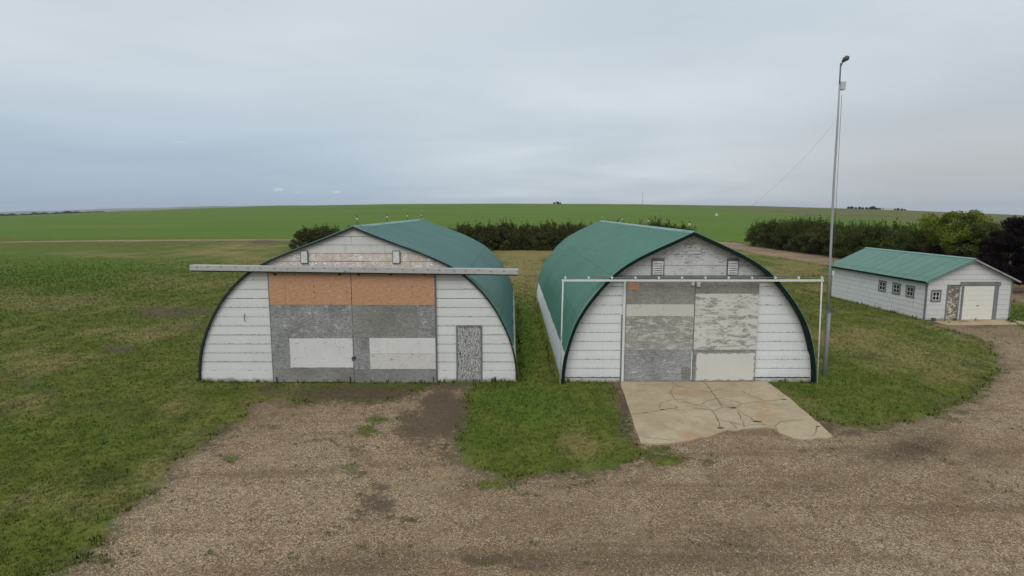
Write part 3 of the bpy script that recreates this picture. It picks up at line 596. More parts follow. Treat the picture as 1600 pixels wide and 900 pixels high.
def barn_shell(prof,root,cx,L,zmetal,roofm,wallm,over,hi_seams):
    full=[p for p in prof if p.y>=zmetal]; ns=normals(prof)[:len(full)]
    # corrugated metal: ribs every .23 m run over the arch
    ys=[]; pitch=.29; n=int((L+over+.08)/pitch); 
    for i in range(n):
        y=-over+i*pitch
        ys+=[(y,0),(y+.20,0),(y+.22,.038),(y+.27,.038)]
    ys.append((L+.08,0))
    for side in (1,-1):
        vs=[];fs=[]; m_=len(full)
        for (y,h) in ys:
            sag=-.02*math.sin(math.pi*max(0,min(1,y/L)))      # old ridge sags a touch
            for p,nn in zip(full,ns):
                wob=.008*math.sin(y*1.7+p.x*2.1)+.006*math.sin(y*4.3-p.x)
                q=p+nn*(.05+h+wob); vs.append((side*max(q.x,0) if p.x>0 else 0,y,q.y+sag*(p.y/5.8)))
        for a in range(len(ys)-1):
            for i in range(m_-1):
                f=(a*m_+i,a*m_+i+1,(a+1)*m_+i+1,(a+1)*m_+i); fs.append(f if side<0 else f[::-1])
        mb=MB(); mb.v=vs; mb.f=fs; ro=mb.build('roof_slope',roofm,root,True)
        # underside / thickness
        mb=MB()
        inner=[p-nn*.005 for p,nn in zip(full,ns)]
        for i in range(m_-1):
            a,b_=inner[i],inner[i+1]
            mb.poly([(side*a.x,-over+.02,a.y),(side*b_.x,-over+.02,b_.y),(side*b_.x,L,b_.y),(side*a.x,L,a.y)][::side])
        mb.build('roof_lining',M['beam_under'],ro)
    # low side walls
    lowp=[p for p in prof if p.y<=zmetal+.25]
    for side in (1,-1):
        mb=MB()
        for a,b_ in zip(lowp,lowp[1:]):
            mb.poly([(side*(a.x+.012),.004,a.y),(side*(b_.x+.012),.004,b_.y),(side*(b_.x+.012),L-.004,b_.y),(side*(a.x+.012),L-.004,a.y)][::side])
        mb.build('side_wall',wallm,root)
    # back wall
    mb=MB(); mb.poly([(p.x,L-.02,p.y) for p in prof]+[(-p.x,L-.02,p.y) for p in prof[::-1][:-1]]); mb.build('back_wall',M['paint_gable'],root)
    mb=MB(); mb.poly([(-p.x,.03,p.y) for p in prof]+[(p.x,.03,p.y) for p in prof[::-1][:-1]]); mb.build('wall_sheathing',M['backing'],root)
def courses(prof,zs,name,m,root,inset=.006,gap=.014,minx=None,holes=(),joints=(9,9),bulge=.012):
    mb=MB()
    for z0,z1 in zip(zs,zs[1:]):
        za,zb=z0+gap,z1
        wa=halfw(prof,za)-inset; wb=halfw(prof,min(zb,prof[0].y-.01))-inset
        if wa<.15: continue
        wb=max(wb,0)
        # segments between random butt joints
        xs=[-wa]; x=-wa+random.uniform(*[q*2.44 for q in joints])
        while x<wa-.4: xs.append(x); x+=2.44*random.uniform(.5,1.)
        xs.append(wa)
        for i,(xa,xb) in enumerate(zip(xs,xs[1:])):
            segs=[(xa,xb)]
            for hx0,hx1,hz0,hz1 in holes:
                if hz0<zb-.02 and hz1>za+.02:
                    ns_=[]
                    for s0,s1 in segs:
                        if hx1<=s0 or hx0>=s1: ns_.append((s0,s1))
                        else:
                            if hx0>s0: ns_.append((s0,hx0))
                            if hx1<s1: ns_.append((hx1,s1))
                    segs=ns_
            for s0,s1 in segs:
                g=.004; x0=s0+(g if s0>-wa else 0); x1=s1-(g if s1<wa else 0)
                if x1-x0<.03: continue
                j=[random.uniform(-.006,.006) for _ in range(4)]
                def cl(xv,ww): return max(-ww,min(ww,xv))
                t0,t1=cl(x0,wb),cl(x1,wb)
                y_b=-bulge+random.uniform(-.003,.003); y_t=.004
                z_a0=za+j[0]; z_a1=za+j[1]
                v=[(x0,y_b,z_a0),(x1,y_b,z_a1),(t1,y_t,zb),(t0,y_t,zb)]
                if abs(t1-t0)<.01: v=v[:3]
                # follow the curved end of the course
                if len(v)==4:
                    zm=(za+zb)/2; wm=halfw(prof,zm)-inset
                    if x1>=wa-.001: v.insert(2,(wm,(y_b+y_t)/2,zm))
                    if x0<=-wa+.001: v.append((-wm,(y_b+y_t)/2,zm))
                mb.poly(v); mb.poly([(x0,.028,z_a0),(x1,.028,z_a1),(x1,y_b,z_a1),(x0,y_b,z_a0)])
    return mb.build(name,m,root)
def edge_strip(prof,root,name,m,y0,y1,o0,o1,zmin=0.,both=True,zmax=99):
    idx=[i for i,p in enumerate(prof) if zmin<=p.y<=zmax]; ns=normals(prof)
    for side in (1,-1):
        mb=MB()
        for a,b_ in zip(idx,idx[1:]):
            q=[prof[a]+ns[a]*o0,prof[a]+ns[a]*o1,prof[b_]+ns[b_]*o1,prof[b_]+ns[b_]*o0]
            if prof[a].x<1e-6: q[0].x=0; q[1].x=0
            n=len(mb.v); mb.v+=[(side*p.x,y,p.y) for y in (y0,y1) for p in q]
            for f in ((0,1,2,3),(1,5,6,2),(4,7,6,5),(0,3,7,4)):
                mb.f.append(tuple(n+i for i in (f if side>0 else f[::-1])))
        mb.build(name,m,root)
def rods(root,ys,z):
    for y in ys:
        r=MB().tube([(0,y,z-.05),(0,y,z+.42)],.012,6).build('lightning_rod',M['iron'],root)
        MB().ball((0,y,z+.26),.045).build('glass_ball',M['ball'],r,True)

# ---- west barn (orange plywood doors)
pA=smooth_profile(PA); YA=22.05; CA=-5.84; LA=17.0
barnA=empty('quonset_barn',(CA,YA,0)); tag(barnA,'wider arched white barn with orange and grey plywood sliding doors under a long timber beam','barn','arched quonset barns with green metal roofs')
def LX(X): return X-CA
barn_shell(pA,barnA,CA,LA,1.35,M['roof_a'],M['side_wall'],.10,True)
zsA=[.42+.348*i for i in range(0,12)]     # to 4.25
hA=[(LX(-2.07)-.04,LX(-1.17)+.04,0,2.19)]
courses(pA,zsA,'front_wall',M['paint'],barnA,holes=hA)
courses(pA,[4.25,4.60,4.90],'tan_board_course',M['paint_tan'],barnA,joints=(.2,.9))
courses(pA,[4.90,5.21,5.52,5.84],'gable_wall',M['paint_gable'],barnA,joints=(.4,1.))
w=halfw(pA,.2)
for q0,q1 in ((-w-.02,LX(-9.09)),(LX(-2.83),LX(-2.115)),(LX(-1.125),w+.02)): MB().box(q0,q1,-.03,.03,0,.425).build('foundation',M['foundation'],barnA,bevel=.01)
edge_strip(pA,barnA,'edge_trim',M['edge_dark'],-.13,.01,-.022,.040,0.1)
MB().prism([(-.16,5.86),(0,5.93),(.16,5.86),(.16,5.84),(0,5.905),(-.16,5.84)][::-1],-.13,LA+.1).build('ridge_cap',M['ridge_cap'],barnA)
# big sliding doors: each its slab plus panels
def bigdoor(root,x0,x1,z0,z1,y,label,panels):
    d=MB().box(x0,x1,y,y+.045,z0,z1).build('sliding_door',M['grey_ply'],root); d['label']=label
    for (nm,a,b_,c_,d_,m_,lab,pr) in panels:
        q=MB().box(a,b_,y-pr,y-.001,c_,d_).build(nm,m_,d)
        if lab: q['label']=lab
    return d
xl,xm,xr=LX(-9.03),LX(-5.98),LX(-2.88)
dA=bigdoor(barnA,xl,xm-.008,.02,4.24,-.10,'left sliding door of the wider barn, rough grey plywood with a cream patch',[
  ('upper_panel',xl,LX(-8.44),2.99,4.238,M['ply_orange'],'bare orange plywood strip',.010),
  ('upper_panel',LX(-8.43),xm-.013,2.99,4.238,M['ply_orange'],'bare orange plywood',.012),
  ('patch_panel',LX(-8.38),xm-.02,.58,1.72,M['cream_a'],'cream painted patch',.012),
  ('bottom_panel',xl+.02,xm-.014,.03,.56,M['grey_ply_low'],None,.006)])
dB=bigdoor(barnA,xm+.008,xr,.0,4.24,-.10,'right sliding door of the wider barn, smooth grey plywood with a cream patch',[
  ('upper_panel',xm+.013,xr-.002,2.985,4.237,M['ply_orange'],'bare orange plywood',.012),
  ('middle_panel',xm+.013,LX(-3.55),1.74,2.975,M['grey_ply_b'],None,.008),
  ('middle_panel',LX(-3.545),xr-.002,1.74,2.975,M['grey_ply'],'darker blotched grey plywood',.007),
  ('patch_panel',LX(-5.36),xr-.003,1.13,1.725,M['cream'],'cream painted patch',.013),
  ('patch_panel',LX(-5.36),xr-.003,.53,1.122,M['cream_b'],'flaking cream patch',.011),
  ('bottom_panel',xm+.014,xr-.004,.02,.52,M['grey_ply_low'],None,.007)])
for d,x,z in ((dA,xm-.03,.95),(dB,xm+.05,.98)):
    MB().box(x-.045,x+.045,-.15,-.112,z-.015,z+.015).box(x-.01,x+.01,-.16,-.15,z-.10,z+.08).build('latch',M['iron'],d)
for d,x in ((dA,xl+.12),(dA,xm-.15),(dB,xr-.1)):
    MB().box(x-.015,x+.015,-.17,-.14,-.02,.24).build('guide_pin',M['iron'],d)
for d,x in ((dA,xl+.25),(dA,xm-.4),(dB,xm+.3),(dB,LX(-4.5)),(dB,xr-.35)):
    MB().box(x-.05,x+.05,-.14,-.112,4.10,4.17).build('hanger',M['iron'],d)
# tapered door posts seen beside the doors
MB().box(xl-.05,xl-.005,-.085,-.01,0,4.24).build('door_stop',M['board_grey'],barnA)
MB().box(xr+.005,xr+.045,-.085,-.01,0,4.24).build('door_stop',M['board_grey'],barnA)
# long beam
mb=MB(); a=(LX(-11.80),4.50); b_=(LX(.24),4.345)
mb.prism([(a[0],a[1]-.20),(b_[0],b_[1]-.20),(b_[0],b_[1]),(a[0],a[1])],-.36,-.06); beam=mb.build('door_beam',M['beam'],barnA,bevel=.012)
MB().prism([(a[0]+.01,a[1]-.245),(b_[0]-.01,b_[1]-.245),(b_[0]-.01,b_[1]-.203),(a[0]+.01,a[1]-.203)],-.30,-.07).build('track',M['beam_under'],beam)
for i in range(26):
    x=a[0]+.25+i*.47+random.uniform(-.05,.05); z=a[1]+(b_[1]-a[1])*(x-a[0])/(b_[0]-a[0])-.07+random.uniform(-.03,.03); MB().box(x-.025,x+.025,-.37,-.361,z-.012,z+.015).build('bolt_plate',M['rust'],beam)
# gable vents
for x0,x1 in ((-7.80,-7.58),(-4.40,-4.17)):
    v=MB().box(LX(x0)-.03,LX(x1)+.03,-.06,-.005,4.53,5.01).build('vent_frame',M['vent_dark'],barnA)
    MB().box(LX(x0),LX(x1),-.075,-.061,4.56,4.98).build('vent_cover',M['vent'],v)
# walk door
dx0,dx1=LX(-2.07),LX(-1.17)
fr_=MB().box(dx0-.04,dx0+.02,-.05,.02,0,2.20).box(dx1-.02,dx1+.04,-.05,.02,0,2.20).box(dx0+.02,dx1-.02,-.05,.02,2.14,2.20).box(dx0+.02,dx1-.02,-.07,.02,0,.08).build('door_frame',M['board_grey'],barnA)
wd_=MB().box(dx0+.022,dx1-.022,-.03,.01,.085,2.138).build('walk_door',M['peel_door'],barnA)
wd_['label']='narrow peeling grey walk door'
MB().ball((dx0+.11,-.06,1.12),.035).build('knob',M['iron'],wd_,True)
# old bracket on siding
MB().tube([(LX(-10.03),-.02,2.62),(LX(-10.03),-.09,2.56),(LX(-10.03),-.09,2.40),(LX(-10.05),-.02,2.36)],.012,6).build('wall_hook',M['iron'],barnA)
rods(barnA,(.5,6.0,11.4,16.6),5.9)

# ---- east barn (white steel track frame)
pB=smooth_profile(PB); YB=22.05; CB=6.63; LB=22.4
def LX(X): return X-CB
barnB=empty('quonset_barn',(CB,YB,0)); tag(barnB,'narrower arched white barn with peeling cream sliding doors behind a white steel track frame','barn','arched quonset barns with green metal roofs')
barn_shell(pB,barnB,CB,LB,1.15,M['roof_b'],M['side_wall'],.34,True)
zsB=[.17+.348*i for i in range(0,12)]
courses(pB,zsB,'front_wall',M['paint_b'],barnB,gap=.009,bulge=.009)
courses(pB,[4.0,4.45,4.86,5.25,5.6],'gable_wall',M['paint_gable_b'],barnB,gap=.010)
w=halfw(pB,.1)
for q0,q1 in ((-w,LX(4.1)),(LX(9.25),w)):
    MB().box(q0,q1,-.035,.03,0,.15).build('foundation',M['foundation'],barnB,bevel=.008); MB().box(q0,q1,-.038,.03,.152,.172).build('sill_strip',M['iron'],barnB)
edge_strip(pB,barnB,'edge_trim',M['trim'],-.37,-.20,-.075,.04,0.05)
edge_strip(pB,barnB,'edge_flashing',M['trim_pale'],-.378,-.34,.043,.062,1.0)
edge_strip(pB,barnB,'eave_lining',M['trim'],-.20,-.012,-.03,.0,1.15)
edge_strip(pB,barnB,'wall_end_lining',M['side_wall'],-.20,.0,-.02,.012,0.,zmax=1.2)
MB().prism([(-.17,5.67),(0,5.745),(.17,5.67),(.17,5.65),(0,5.725),(-.17,5.65)][::-1],-.36,LB+.1).build('ridge_cap',M['ridge_cap'],barnB)
xl,xm,xr=LX(4.26),LX(6.82),LX(9.2)
d=bigdoor(barnB,xl,xm-.012,.06,3.86,-.10,'left sliding door of the narrower barn, grey weathered plywood with a cream band',[
  ('top_panel',xl,xm-.014,3.02,3.858,M['door_b_top'],None,.008),
  ('cream_band',xl+.01,xm-.02,2.56,3.01,M['cream_band'],None,.012),
  ('middle_panel',xl,xm-.014,1.27,2.55,M['door_b_mid'],None,.008),
  ('bottom_panel',xl+.002,xm-.016,.065,1.255,M['door_b_low'],'darker grey weathered lower sheet',.010),
  ('plywood_scrap',xl+.05,xl+.47,3.56,3.82,M['ply_orange'],'small orange plywood scrap',.022),
  ('patch_panel',xm-.40,xm-.06,.12,.60,M['grey_ply_low'],None,.018)])
d=bigdoor(barnB,xm+.012,xr,.06,3.86,-.10,'right sliding door of the narrower barn, heavily peeled cream plywood',[
  ('top_panel',xm+.014,xr-.002,3.42,3.858,M['door_b_top'],None,.008),
  ('middle_panel',xm+.014,xr-.002,2.50,3.41,M['door_c_top'],None,.009),
  ('middle_panel',xm+.014,xr-.002,1.28,2.49,M['door_c_top'],None,.011),
  ('bottom_panel',xm+.014,xr-.003,.065,1.255,M['door_c_low'],None,.010),
  ('patch_panel',xm+.12,xr-.02,.07,1.16,M['cream_rim'],'cream patch peeling along its rim',.016)])
MB().box(xl-.11,xl-.02,-.10,-.01,.05,3.86).build('door_post',M['rail'],barnB)
MB().box(xl-.15,xl-.115,-.05,-.01,.05,2.6).build('door_stop',M['board_grey'],barnB)
MB().box(xm-.05,xm-.015,-.135,-.112,.1,1.2).build('astragal',M['rail'],barnB)
MB().box(xm-.16,xm-.06,-.17,-.118,3.72,3.84).build('hanger',M['rail'],barnB); MB().box(xm+.04,xm+.16,-.17,-.118,3.68,3.85).build('hanger',M['rail'],barnB)
# header board + steel track on brackets + outer posts
MB().box(LX(3.3),LX(10.1),-.09,-.01,3.865,3.94).build('header_board',M['beam_under'],barnB)
MB().box(LX(3.0),LX(10.35),-.12,-.005,4.03,4.09).build('header_flashing',M['board_grey'],barnB)
rail=MB().box(LX(1.82),LX(11.40),-.44,-.39,3.905,3.975).build('track_rail',M['rail'],barnB)
MB().box(LX(1.82),LX(11.40),-.42,-.40,4.035,4.06).build('upper_rail',M['board_grey'],rail)
for i in range(12):
    x=LX(1.95)+i*.853; MB().box(x-.03,x+.03,-.46,-.36,3.99,4.08).build('rail_bracket',M['rail'],rail)
for x,xb in ((1.87,1.80),(11.35,11.43)):
    MB().tube([(LX(xb),-.42,-.05),(LX(x),-.41,3.90)],.026,8).build('support_post',M['post'],barnB,True)
for x0,x1 in ((5.22,5.61),(8.02,8.37)):
    fr_=MB().box(LX(x0)-.04,LX(x1)+.04,-.055,-.01,4.10,4.72).build('vent_frame',M['vent_dark'],barnB)
    MB().box(LX(x0),LX(x1),-.075,-.056,4.12,4.62).build('vent_cover',M['vent'],fr_)
    mb=MB()
    for i in range(5): mb.prism([(LX(x0)+.04,4.17+i*.085),(LX(x1)-.04,4.17+i*.085),(LX(x1)-.04,4.195+i*.085),(LX(x0)+.04,4.195+i*.085)],-.082,-.0755)
    mb.build('vent_slats',M['vent_dark'],fr_)
rods(barnB,(.3,7.,14.,22.),5.70)

# ---------------------------------------------------------------- garage
GXc,GYc=24.42,34.75; ga=R(1.8)
gar=empty('garage',(GXc,GYc,0),ga); tag(gar,'small white gabled garage with a green metal roof beside the gravel loop','garage')
GW,GL=5.15,9.75; he=2.42; hr=3.62
def slab_courses(name,pts_fn,zs,m,parent):
    pass
# front wall local x 0..GW at y=0 ; openings
ops=[(.34,.92,1.12,1.78),(1.22,2.0,.02,2.02),(2.18,4.12,.04,2.02)]
def gw(z): # left,right extent of the gable at height z
    if z<=he: return 0,GW
    f=(z-he)/(hr-he); return f*GW/2, GW-f*GW/2
mb=MB(); zs=[0.02+.3*i for i in range(13)]
for z0,z1 in zip(zs,zs[1:]):
    z1=min(z1,hr-.03)
    if z1-z0<.05: continue
    a0,a1=gw(z0+.012); t0,t1=gw(z1); segs=[(a0,a1)]
    for hx0,hx1,hz0,hz1 in ops:
        if hz0<z1-.12 and hz1>z0+.12:
            ns_=[]
            for s0,s1 in segs:
                if hx1<=s0 or hx0>=s1: ns_.append((s0,s1))
                else:
                    if hx0>s0: ns_.append((s0,hx0))
                    if hx1<s1: ns_.append((hx1,s1))
            segs=ns_
    for s0,s1 in segs:
        q0=max(s0,t0) if s0==a0 else s0; q1=min(s1,t1) if s1==a1 else s1
        mb.poly([(s0,-.012,z0+.012),(s1,-.012,z0+.012),(q1,0,z1),(q0,0,z1)]); mb.poly([(s0,.01,z0+.012),(s1,.01,z0+.012),(s1,-.012,z0+.012),(s0,-.012,z0+.012)])
mb.build('front_wall',paint('garage_paint',(.60,.60,.58),(.2,.19,.18),.18,.3,18,21,low=.4),gar)
mb=MB(); mb.poly([(0,.02,0),(GW,.02,0),(GW,.02,he),(GW/2,.02,hr-.02),(0,.02,he)]); mb.poly([(0,GL,0),(0,GL,he),(GW/2,GL,hr-.02),(GW,GL,he),(GW,GL,0)]); mb.poly([(GW,.02,0),(GW,GL,0),(GW,GL,he),(GW,.02,he)]); mb.poly([(.01,.02,0),(.01,.02,he),(.01,GL,he),(.01,GL,0)])
mb.build('wall_sheathing',M['board_grey'],gar)
# side wall courses on x=0 plane
mb=MB(); random.seed(5)
for z0,z1 in zip(zs[:9],zs[1:9]):
    z1=min(z1,he); ys=[0]; y=random.uniform(1,3.)
    while y<GL-.5: ys.append(y); y+=random.uniform(2.,2.5)
    ys.append(GL)
    for a,b_ in zip(ys,ys[1:]):
        j=random.uniform(-.003,.003); mb.poly([(-.014+j,a+.008,z0+.012),(-.004,a+.008,z1),(-.004,b_-.008,z1),(-.014+j,b_-.008,z0+.012)]); mb.poly([(-.014+j,a,z0+.012),(-.014+j,b_,z0+.012),(.012,b_,z0+.012),(.012,a,z0+.012)])
mb.build('side_wall',paint('garage_side_paint',(.70,.70,.69),(.25,.24,.23),.08,.2,18,23,low=.5),gar)
# roof
mb=MB(); ov=.28; fo_=.30; th_=.05; n_r=int((GL+2*fo_)/.3)
sl=(hr-he)/(GW/2)
def rz(x): return hr-abs(x-GW/2)*sl
for side in (-1,1):
    xe=-ov if side<0 else GW+ov; vs=[]; 
    rows=[]
    for i in range(n_r+1):
        y=-fo_+i*(GL+2*fo_)/n_r
        for dy,h in ((0,0),(.2,0),(.22,.015),(.25,.015)):
            if y+dy<=GL+fo_: rows.append((y+dy,h))
    mb=MB()
    for y,h in rows: mb.v+=[(xe,y,rz(xe)+.06+h),(GW/2,y,hr+.06+h)]
    for i in range(len(rows)-1):
        f=(2*i,2*i+1,2*i+3,2*i+2); mb.f.append(f[::-1] if side<0 else f)
    r_=mb.build('roof_slope',M['roof_g'],gar)
    mb=MB(); pts=[(xe,rz(xe)-.04),(xe,rz(xe)+.05),(GW/2,hr+.05),(GW/2,hr-.04)]
    if side>0: pts=pts[::-1]
    bm_=M['trim_pale'] if side<0 else M['galv']; MB().prism(pts[::-1],-fo_+.01,-fo_+.035).build('barge_board',bm_,r_); MB().prism(pts[::-1],GL+fo_-.035,GL+fo_-.01).build('barge_board',bm_,r_)
    mb=MB().box(xe-.015 if side<0 else xe-.005,xe+.005 if side<0 else xe+.015,-fo_,GL+fo_,rz(xe)-.05,rz(xe)+.055); mb.build('eave_flashing',M['trim'],r_)
    mb=MB(); mb.poly([(xe,-fo_+.04,rz(xe)-.03),(GW/2,-fo_+.04,hr-.03),(GW/2,GL+fo_-.04,hr-.03),(xe,GL+fo_-.04,rz(xe)-.03)]); mb.build('soffit',M['board_grey'],r_)
MB().prism([(GW/2-.13,hr+.025),(GW/2,hr+.10),(GW/2+.13,hr+.025),(GW/2,hr+.085)][::-1],-fo_,GL+fo_).build('ridge_cap',M['ridge_cap'],gar)
MB().box(-.03,.05,-.04,-.014,0,he).box(-.035,-.016,-.04,.05,0,he).build('corner_board',M['board_grey'],gar)
MB().box(GW-.05,GW+.03,-.04,-.014,0,he).build('corner_board',M['board_grey'],gar)
def window(x,z0,z1,w_,side,parent):
    """side: 'f' on the front wall, 's' on the side wall at local y=x"""
    def B(mb,a,b_,c_,d_,p0,p1):
        if side=='f': mb.box(a,b_,-p1,-p0,c_,d_)
        else: mb.box(-p1,-p0,a,b_,c_,d_)
        return mb
    t=.09; mb=MB(); B(mb,x,x+t,z0,z1,.015,.05); B(mb,x+w_-t,x+w_,z0,z1,.015,.05); B(mb,x+t,x+w_-t,z0,z0+t,.015,.048); B(mb,x+t,x+w_-t,z1-t,z1,.015,.048)
    f=mb.build('window',M['board_grey'],parent)
    B(MB(),x+t,x+w_-t,z0+t,z1-t,.016,.020).build('pane',M['glass'],f)
    s=MB(); a,b_,c_,d_=x+t,x+w_-t,z0+t,z1-t; q=.035
    for u in ((a,a+q,c_,d_),(b_-q,b_,c_,d_),((a+b_)/2-q/2,(a+b_)/2+q/2,c_,d_)): B(s,*u,.022,.038)
    for u in ((a+q,b_-q,c_,c_+q),(a+q,b_-q,d_-q,d_),(a+q,b_-q,(c_+d_)/2-q/2,(c_+d_)/2+q/2)): B(s,*u,.022,.036)
    s.build('sash',M['sash'],f)
window(.28,1.12,1.80,.60,'f',gar)
for y in (.95,2.20,3.58): window(y,1.20,1.92,.74,'s',gar)
# walk door + overhead door
f=MB().prism([(1.22,0),(1.29,0),(1.29,1.95),(1.93,1.95),(1.93,0),(2.0,0),(2.0,2.02),(1.22,2.02)],-.045,0).build('door_frame',M['board_grey'],gar)
dd_=MB().box(1.292,1.928,-.03,.0,.03,1.945).build('walk_door',M['peel_brown'],gar); dd_['label']='flaking brown walk door'
MB().ball((1.85,-.05,.95),.03).build('knob',M['iron'],dd_,True)
MB().box(2.12,2.24,-.05,.0,.0,2.12).box(4.08,4.34,-.05,.0,.0,2.12).box(2.0,4.44,-.055,.0,2.06,2.30).build('overhead_door_frame',M['board_grey'],gar)
mb=MB()
for i in range(7):
    z0=.04+i*.288; mb.box(2.242,4.078,-.035,-.012,z0,z0+.283)
od=mb.build('overhead_door',M['gdoor'],gar,bevel=.004); MB().box(3.1,3.2,-.06,-.036,.85,.89).build('handle',M['iron'],od)
# apron slab
apr=MB().box(0.3,GW+.3,-1.5,-.04,-.05,.035).build('concrete_apron',pm,None,bevel=.02,loc=(GXc,GYc,0)); apr.rotation_euler=(0,0,ga); tag(apr,kind='structure')
M_blue=plain('faded_blue_plastic',(.05,.10,.16),.6)
tub=MB().tube([(0,0,0),(0,0,.02),(0,0,.16),(0,0,.165)],[.09,.11,.13,.12],12).build('bucket',M_blue,None,loc=(GXc+.35,GYc-.3,.035)); tag(tub,'small dark bucket standing at the near corner of the garage','bucket')

# ---------------------------------------------------------------- yard light pole
bx,by=at(1288,586); tx,tz=onY(1314,92,by)
pl=empty('light_pole',(bx,by,0)); tag(pl,'tall thin grey yard light pole standing right of the narrower barn','light pole')
def PX(z): return (tx-bx)*z/tz
MB().tube([(PX(0),0,-.1),(PX(0),0,2.55),(PX(2.7),0,2.62)],[.085,.08,.065],14).build('pole_sleeve',M['galv'],pl,True)
MB().tube([(PX(2.5),0,2.5),(PX(5),.01,5),(PX(7.5)-.02,0,7.5),(PX(9.6),0,9.6),(PX(tz-.9),0,tz-.9)],[.050,.046,.042,.036,.030],12).build('pole',M['galv'],pl,True)
MB().tube([(PX(tz-1.),0,tz-1.),(PX(tz),0,tz-.15)],.026,8).build('pole_tip',M['galv_dark'],pl,True)
arm=MB().tube([(PX(tz),0,tz-.30),(PX(tz)+.06,-.03,tz-.12),(PX(tz)+.12,-.06,tz-.04)],.02,8).build('lamp_arm',M['galv_dark'],pl,True)
hd=MB().tube([(PX(tz)+.05,0,tz-.13),(PX(tz)+.10,-.05,tz-.04),(PX(tz)+.18,-.11,tz+.02),(PX(tz)+.23,-.14,tz+.05)],[.03,.085,.10,.02],12).build('lamp_head',M['galv_dark'],arm,True)
bz=tz-.92
MB().box(PX(bz)+.01,PX(bz)+.18,-.12,.08,bz-.20,bz+.10).build('junction_box',M['box_white'],pl,bevel=.015)
MB().box(PX(4.7)+.07,PX(4.7)+.15,-.08,.02,3.98,4.16).build('switch_box',M['box_white'],pl,bevel=.008)
mb=MB().tube([(-.22,-.02,2.62),(.30,-.02,2.60)],.015,6)
for i in range(9):
    a=random.uniform(0,6.28); mb.tube([(random.uniform(-.1,.1),-.1,2.6),(math.cos(a)*.16,-.12+math.sin(a)*.05,2.6+random.uniform(-.12,.3)),(math.cos(a)*.1,-.1,2.75+random.uniform(-.1,.2))],.008,5)
mb.build('wire_clamp',M['galv_dark'],pl)
MB().tube([(PX(9.8)+.075,-.02,tz-1.3),(PX(6)+.10,-.02,6),(PX(4)+.11,-.02,4.1)],.008,5).build('conduit',M['cable'],pl)
# thin overhead cable sagging to the barn roof
z0=onY(1308,186,by)[1]; A=Vector((bx+PX(z0),by,z0)); B=Vector((8.1,27.2,5.02)); pts=[]
for i in range(25):
    t_=i/24; q=A.lerp(B,t_); q.z-=1.1*4*t_*(1-t_)*.6; pts.append(q)
cb=MB().tube(pts,.0028,5).build('overhead_cable',plain('thin_grey_cable',(.22,.23,.24),.6)); tag(cb,'hair thin dark cable sagging from the light pole to the barn roof','cable')

# ---------------------------------------------------------------- vegetation
def leafmat(name,cols,seed=0):
    m,k,b=mat(name,.8,.15); g_=k.add('ShaderNodeNewGeometry'); r_=g_.outputs['Random Per Island']; t=k.add('ShaderNodeTexCoord').outputs['Object']
    n=k.noise(t,.9,3,.6); wn=k.noise(g_.outputs['Position'],.28,3,.6)
    c=k.mix(k.ramp(n,.35,.65),cols[0],cols[1]); c=k.mix(k.ramp(wn,.42,.62,0,.5),c,cols[2]); c=k.mix(k.ramp(r_,.55,1.,0,.7),c,cols[2]); k.put(b.inputs['Base Color'],c)
    tr=k.add('ShaderNodeBsdfTranslucent'); k.put(tr.inputs[0],c); mx=k.add('ShaderNodeMixShader'); mx.inputs[0].default_value=.25
    k.l.new(b.outputs[0],mx.inputs[1]); k.l.new(tr.outputs[0],mx.inputs[2]); k.l.new(mx.outputs[0],k.n['Material Output'].inputs[0]); return m
LM_dark=leafmat('dark_olive_leaves',[(.030,.040,.009),(.060,.068,.016),(.115,.115,.036)])
LM_mid=leafmat('mid_green_leaves',[(.035,.058,.010),(.070,.095,.018),(.12,.145,.035)])
LM_yel=leafmat('yellow_green_leaves',[(.075,.115,.010),(.15,.19,.020),(.23,.26,.05)])
LM_pur=leafmat('dark_purple_leaves',[(.008,.0045,.006),(.013,.007,.009),(.028,.015,.018)])
bark=plain('grey_brown_bark',(.10,.085,.065),.9,0,.25,9)
def leafcloud(pts,size,seed):
    r=np.random.default_rng(seed); n=len(pts); a=r.normal(size=(n,3)); a/=np.linalg.norm(a,axis=1)[:,None]; b_=np.cross(a,r.normal(size=(n,3))); b_/=np.linalg.norm(b_,axis=1)[:,None]
    s=(size*(.55+.9*r.random(n)))[:,None]; u=a*s; v=b_*s*.55
    V_=np.stack([pts-u,pts+v*.9,pts+u,pts-v*.9],1).reshape(-1,3); return V_,np.arange(4*n).reshape(-1,4)
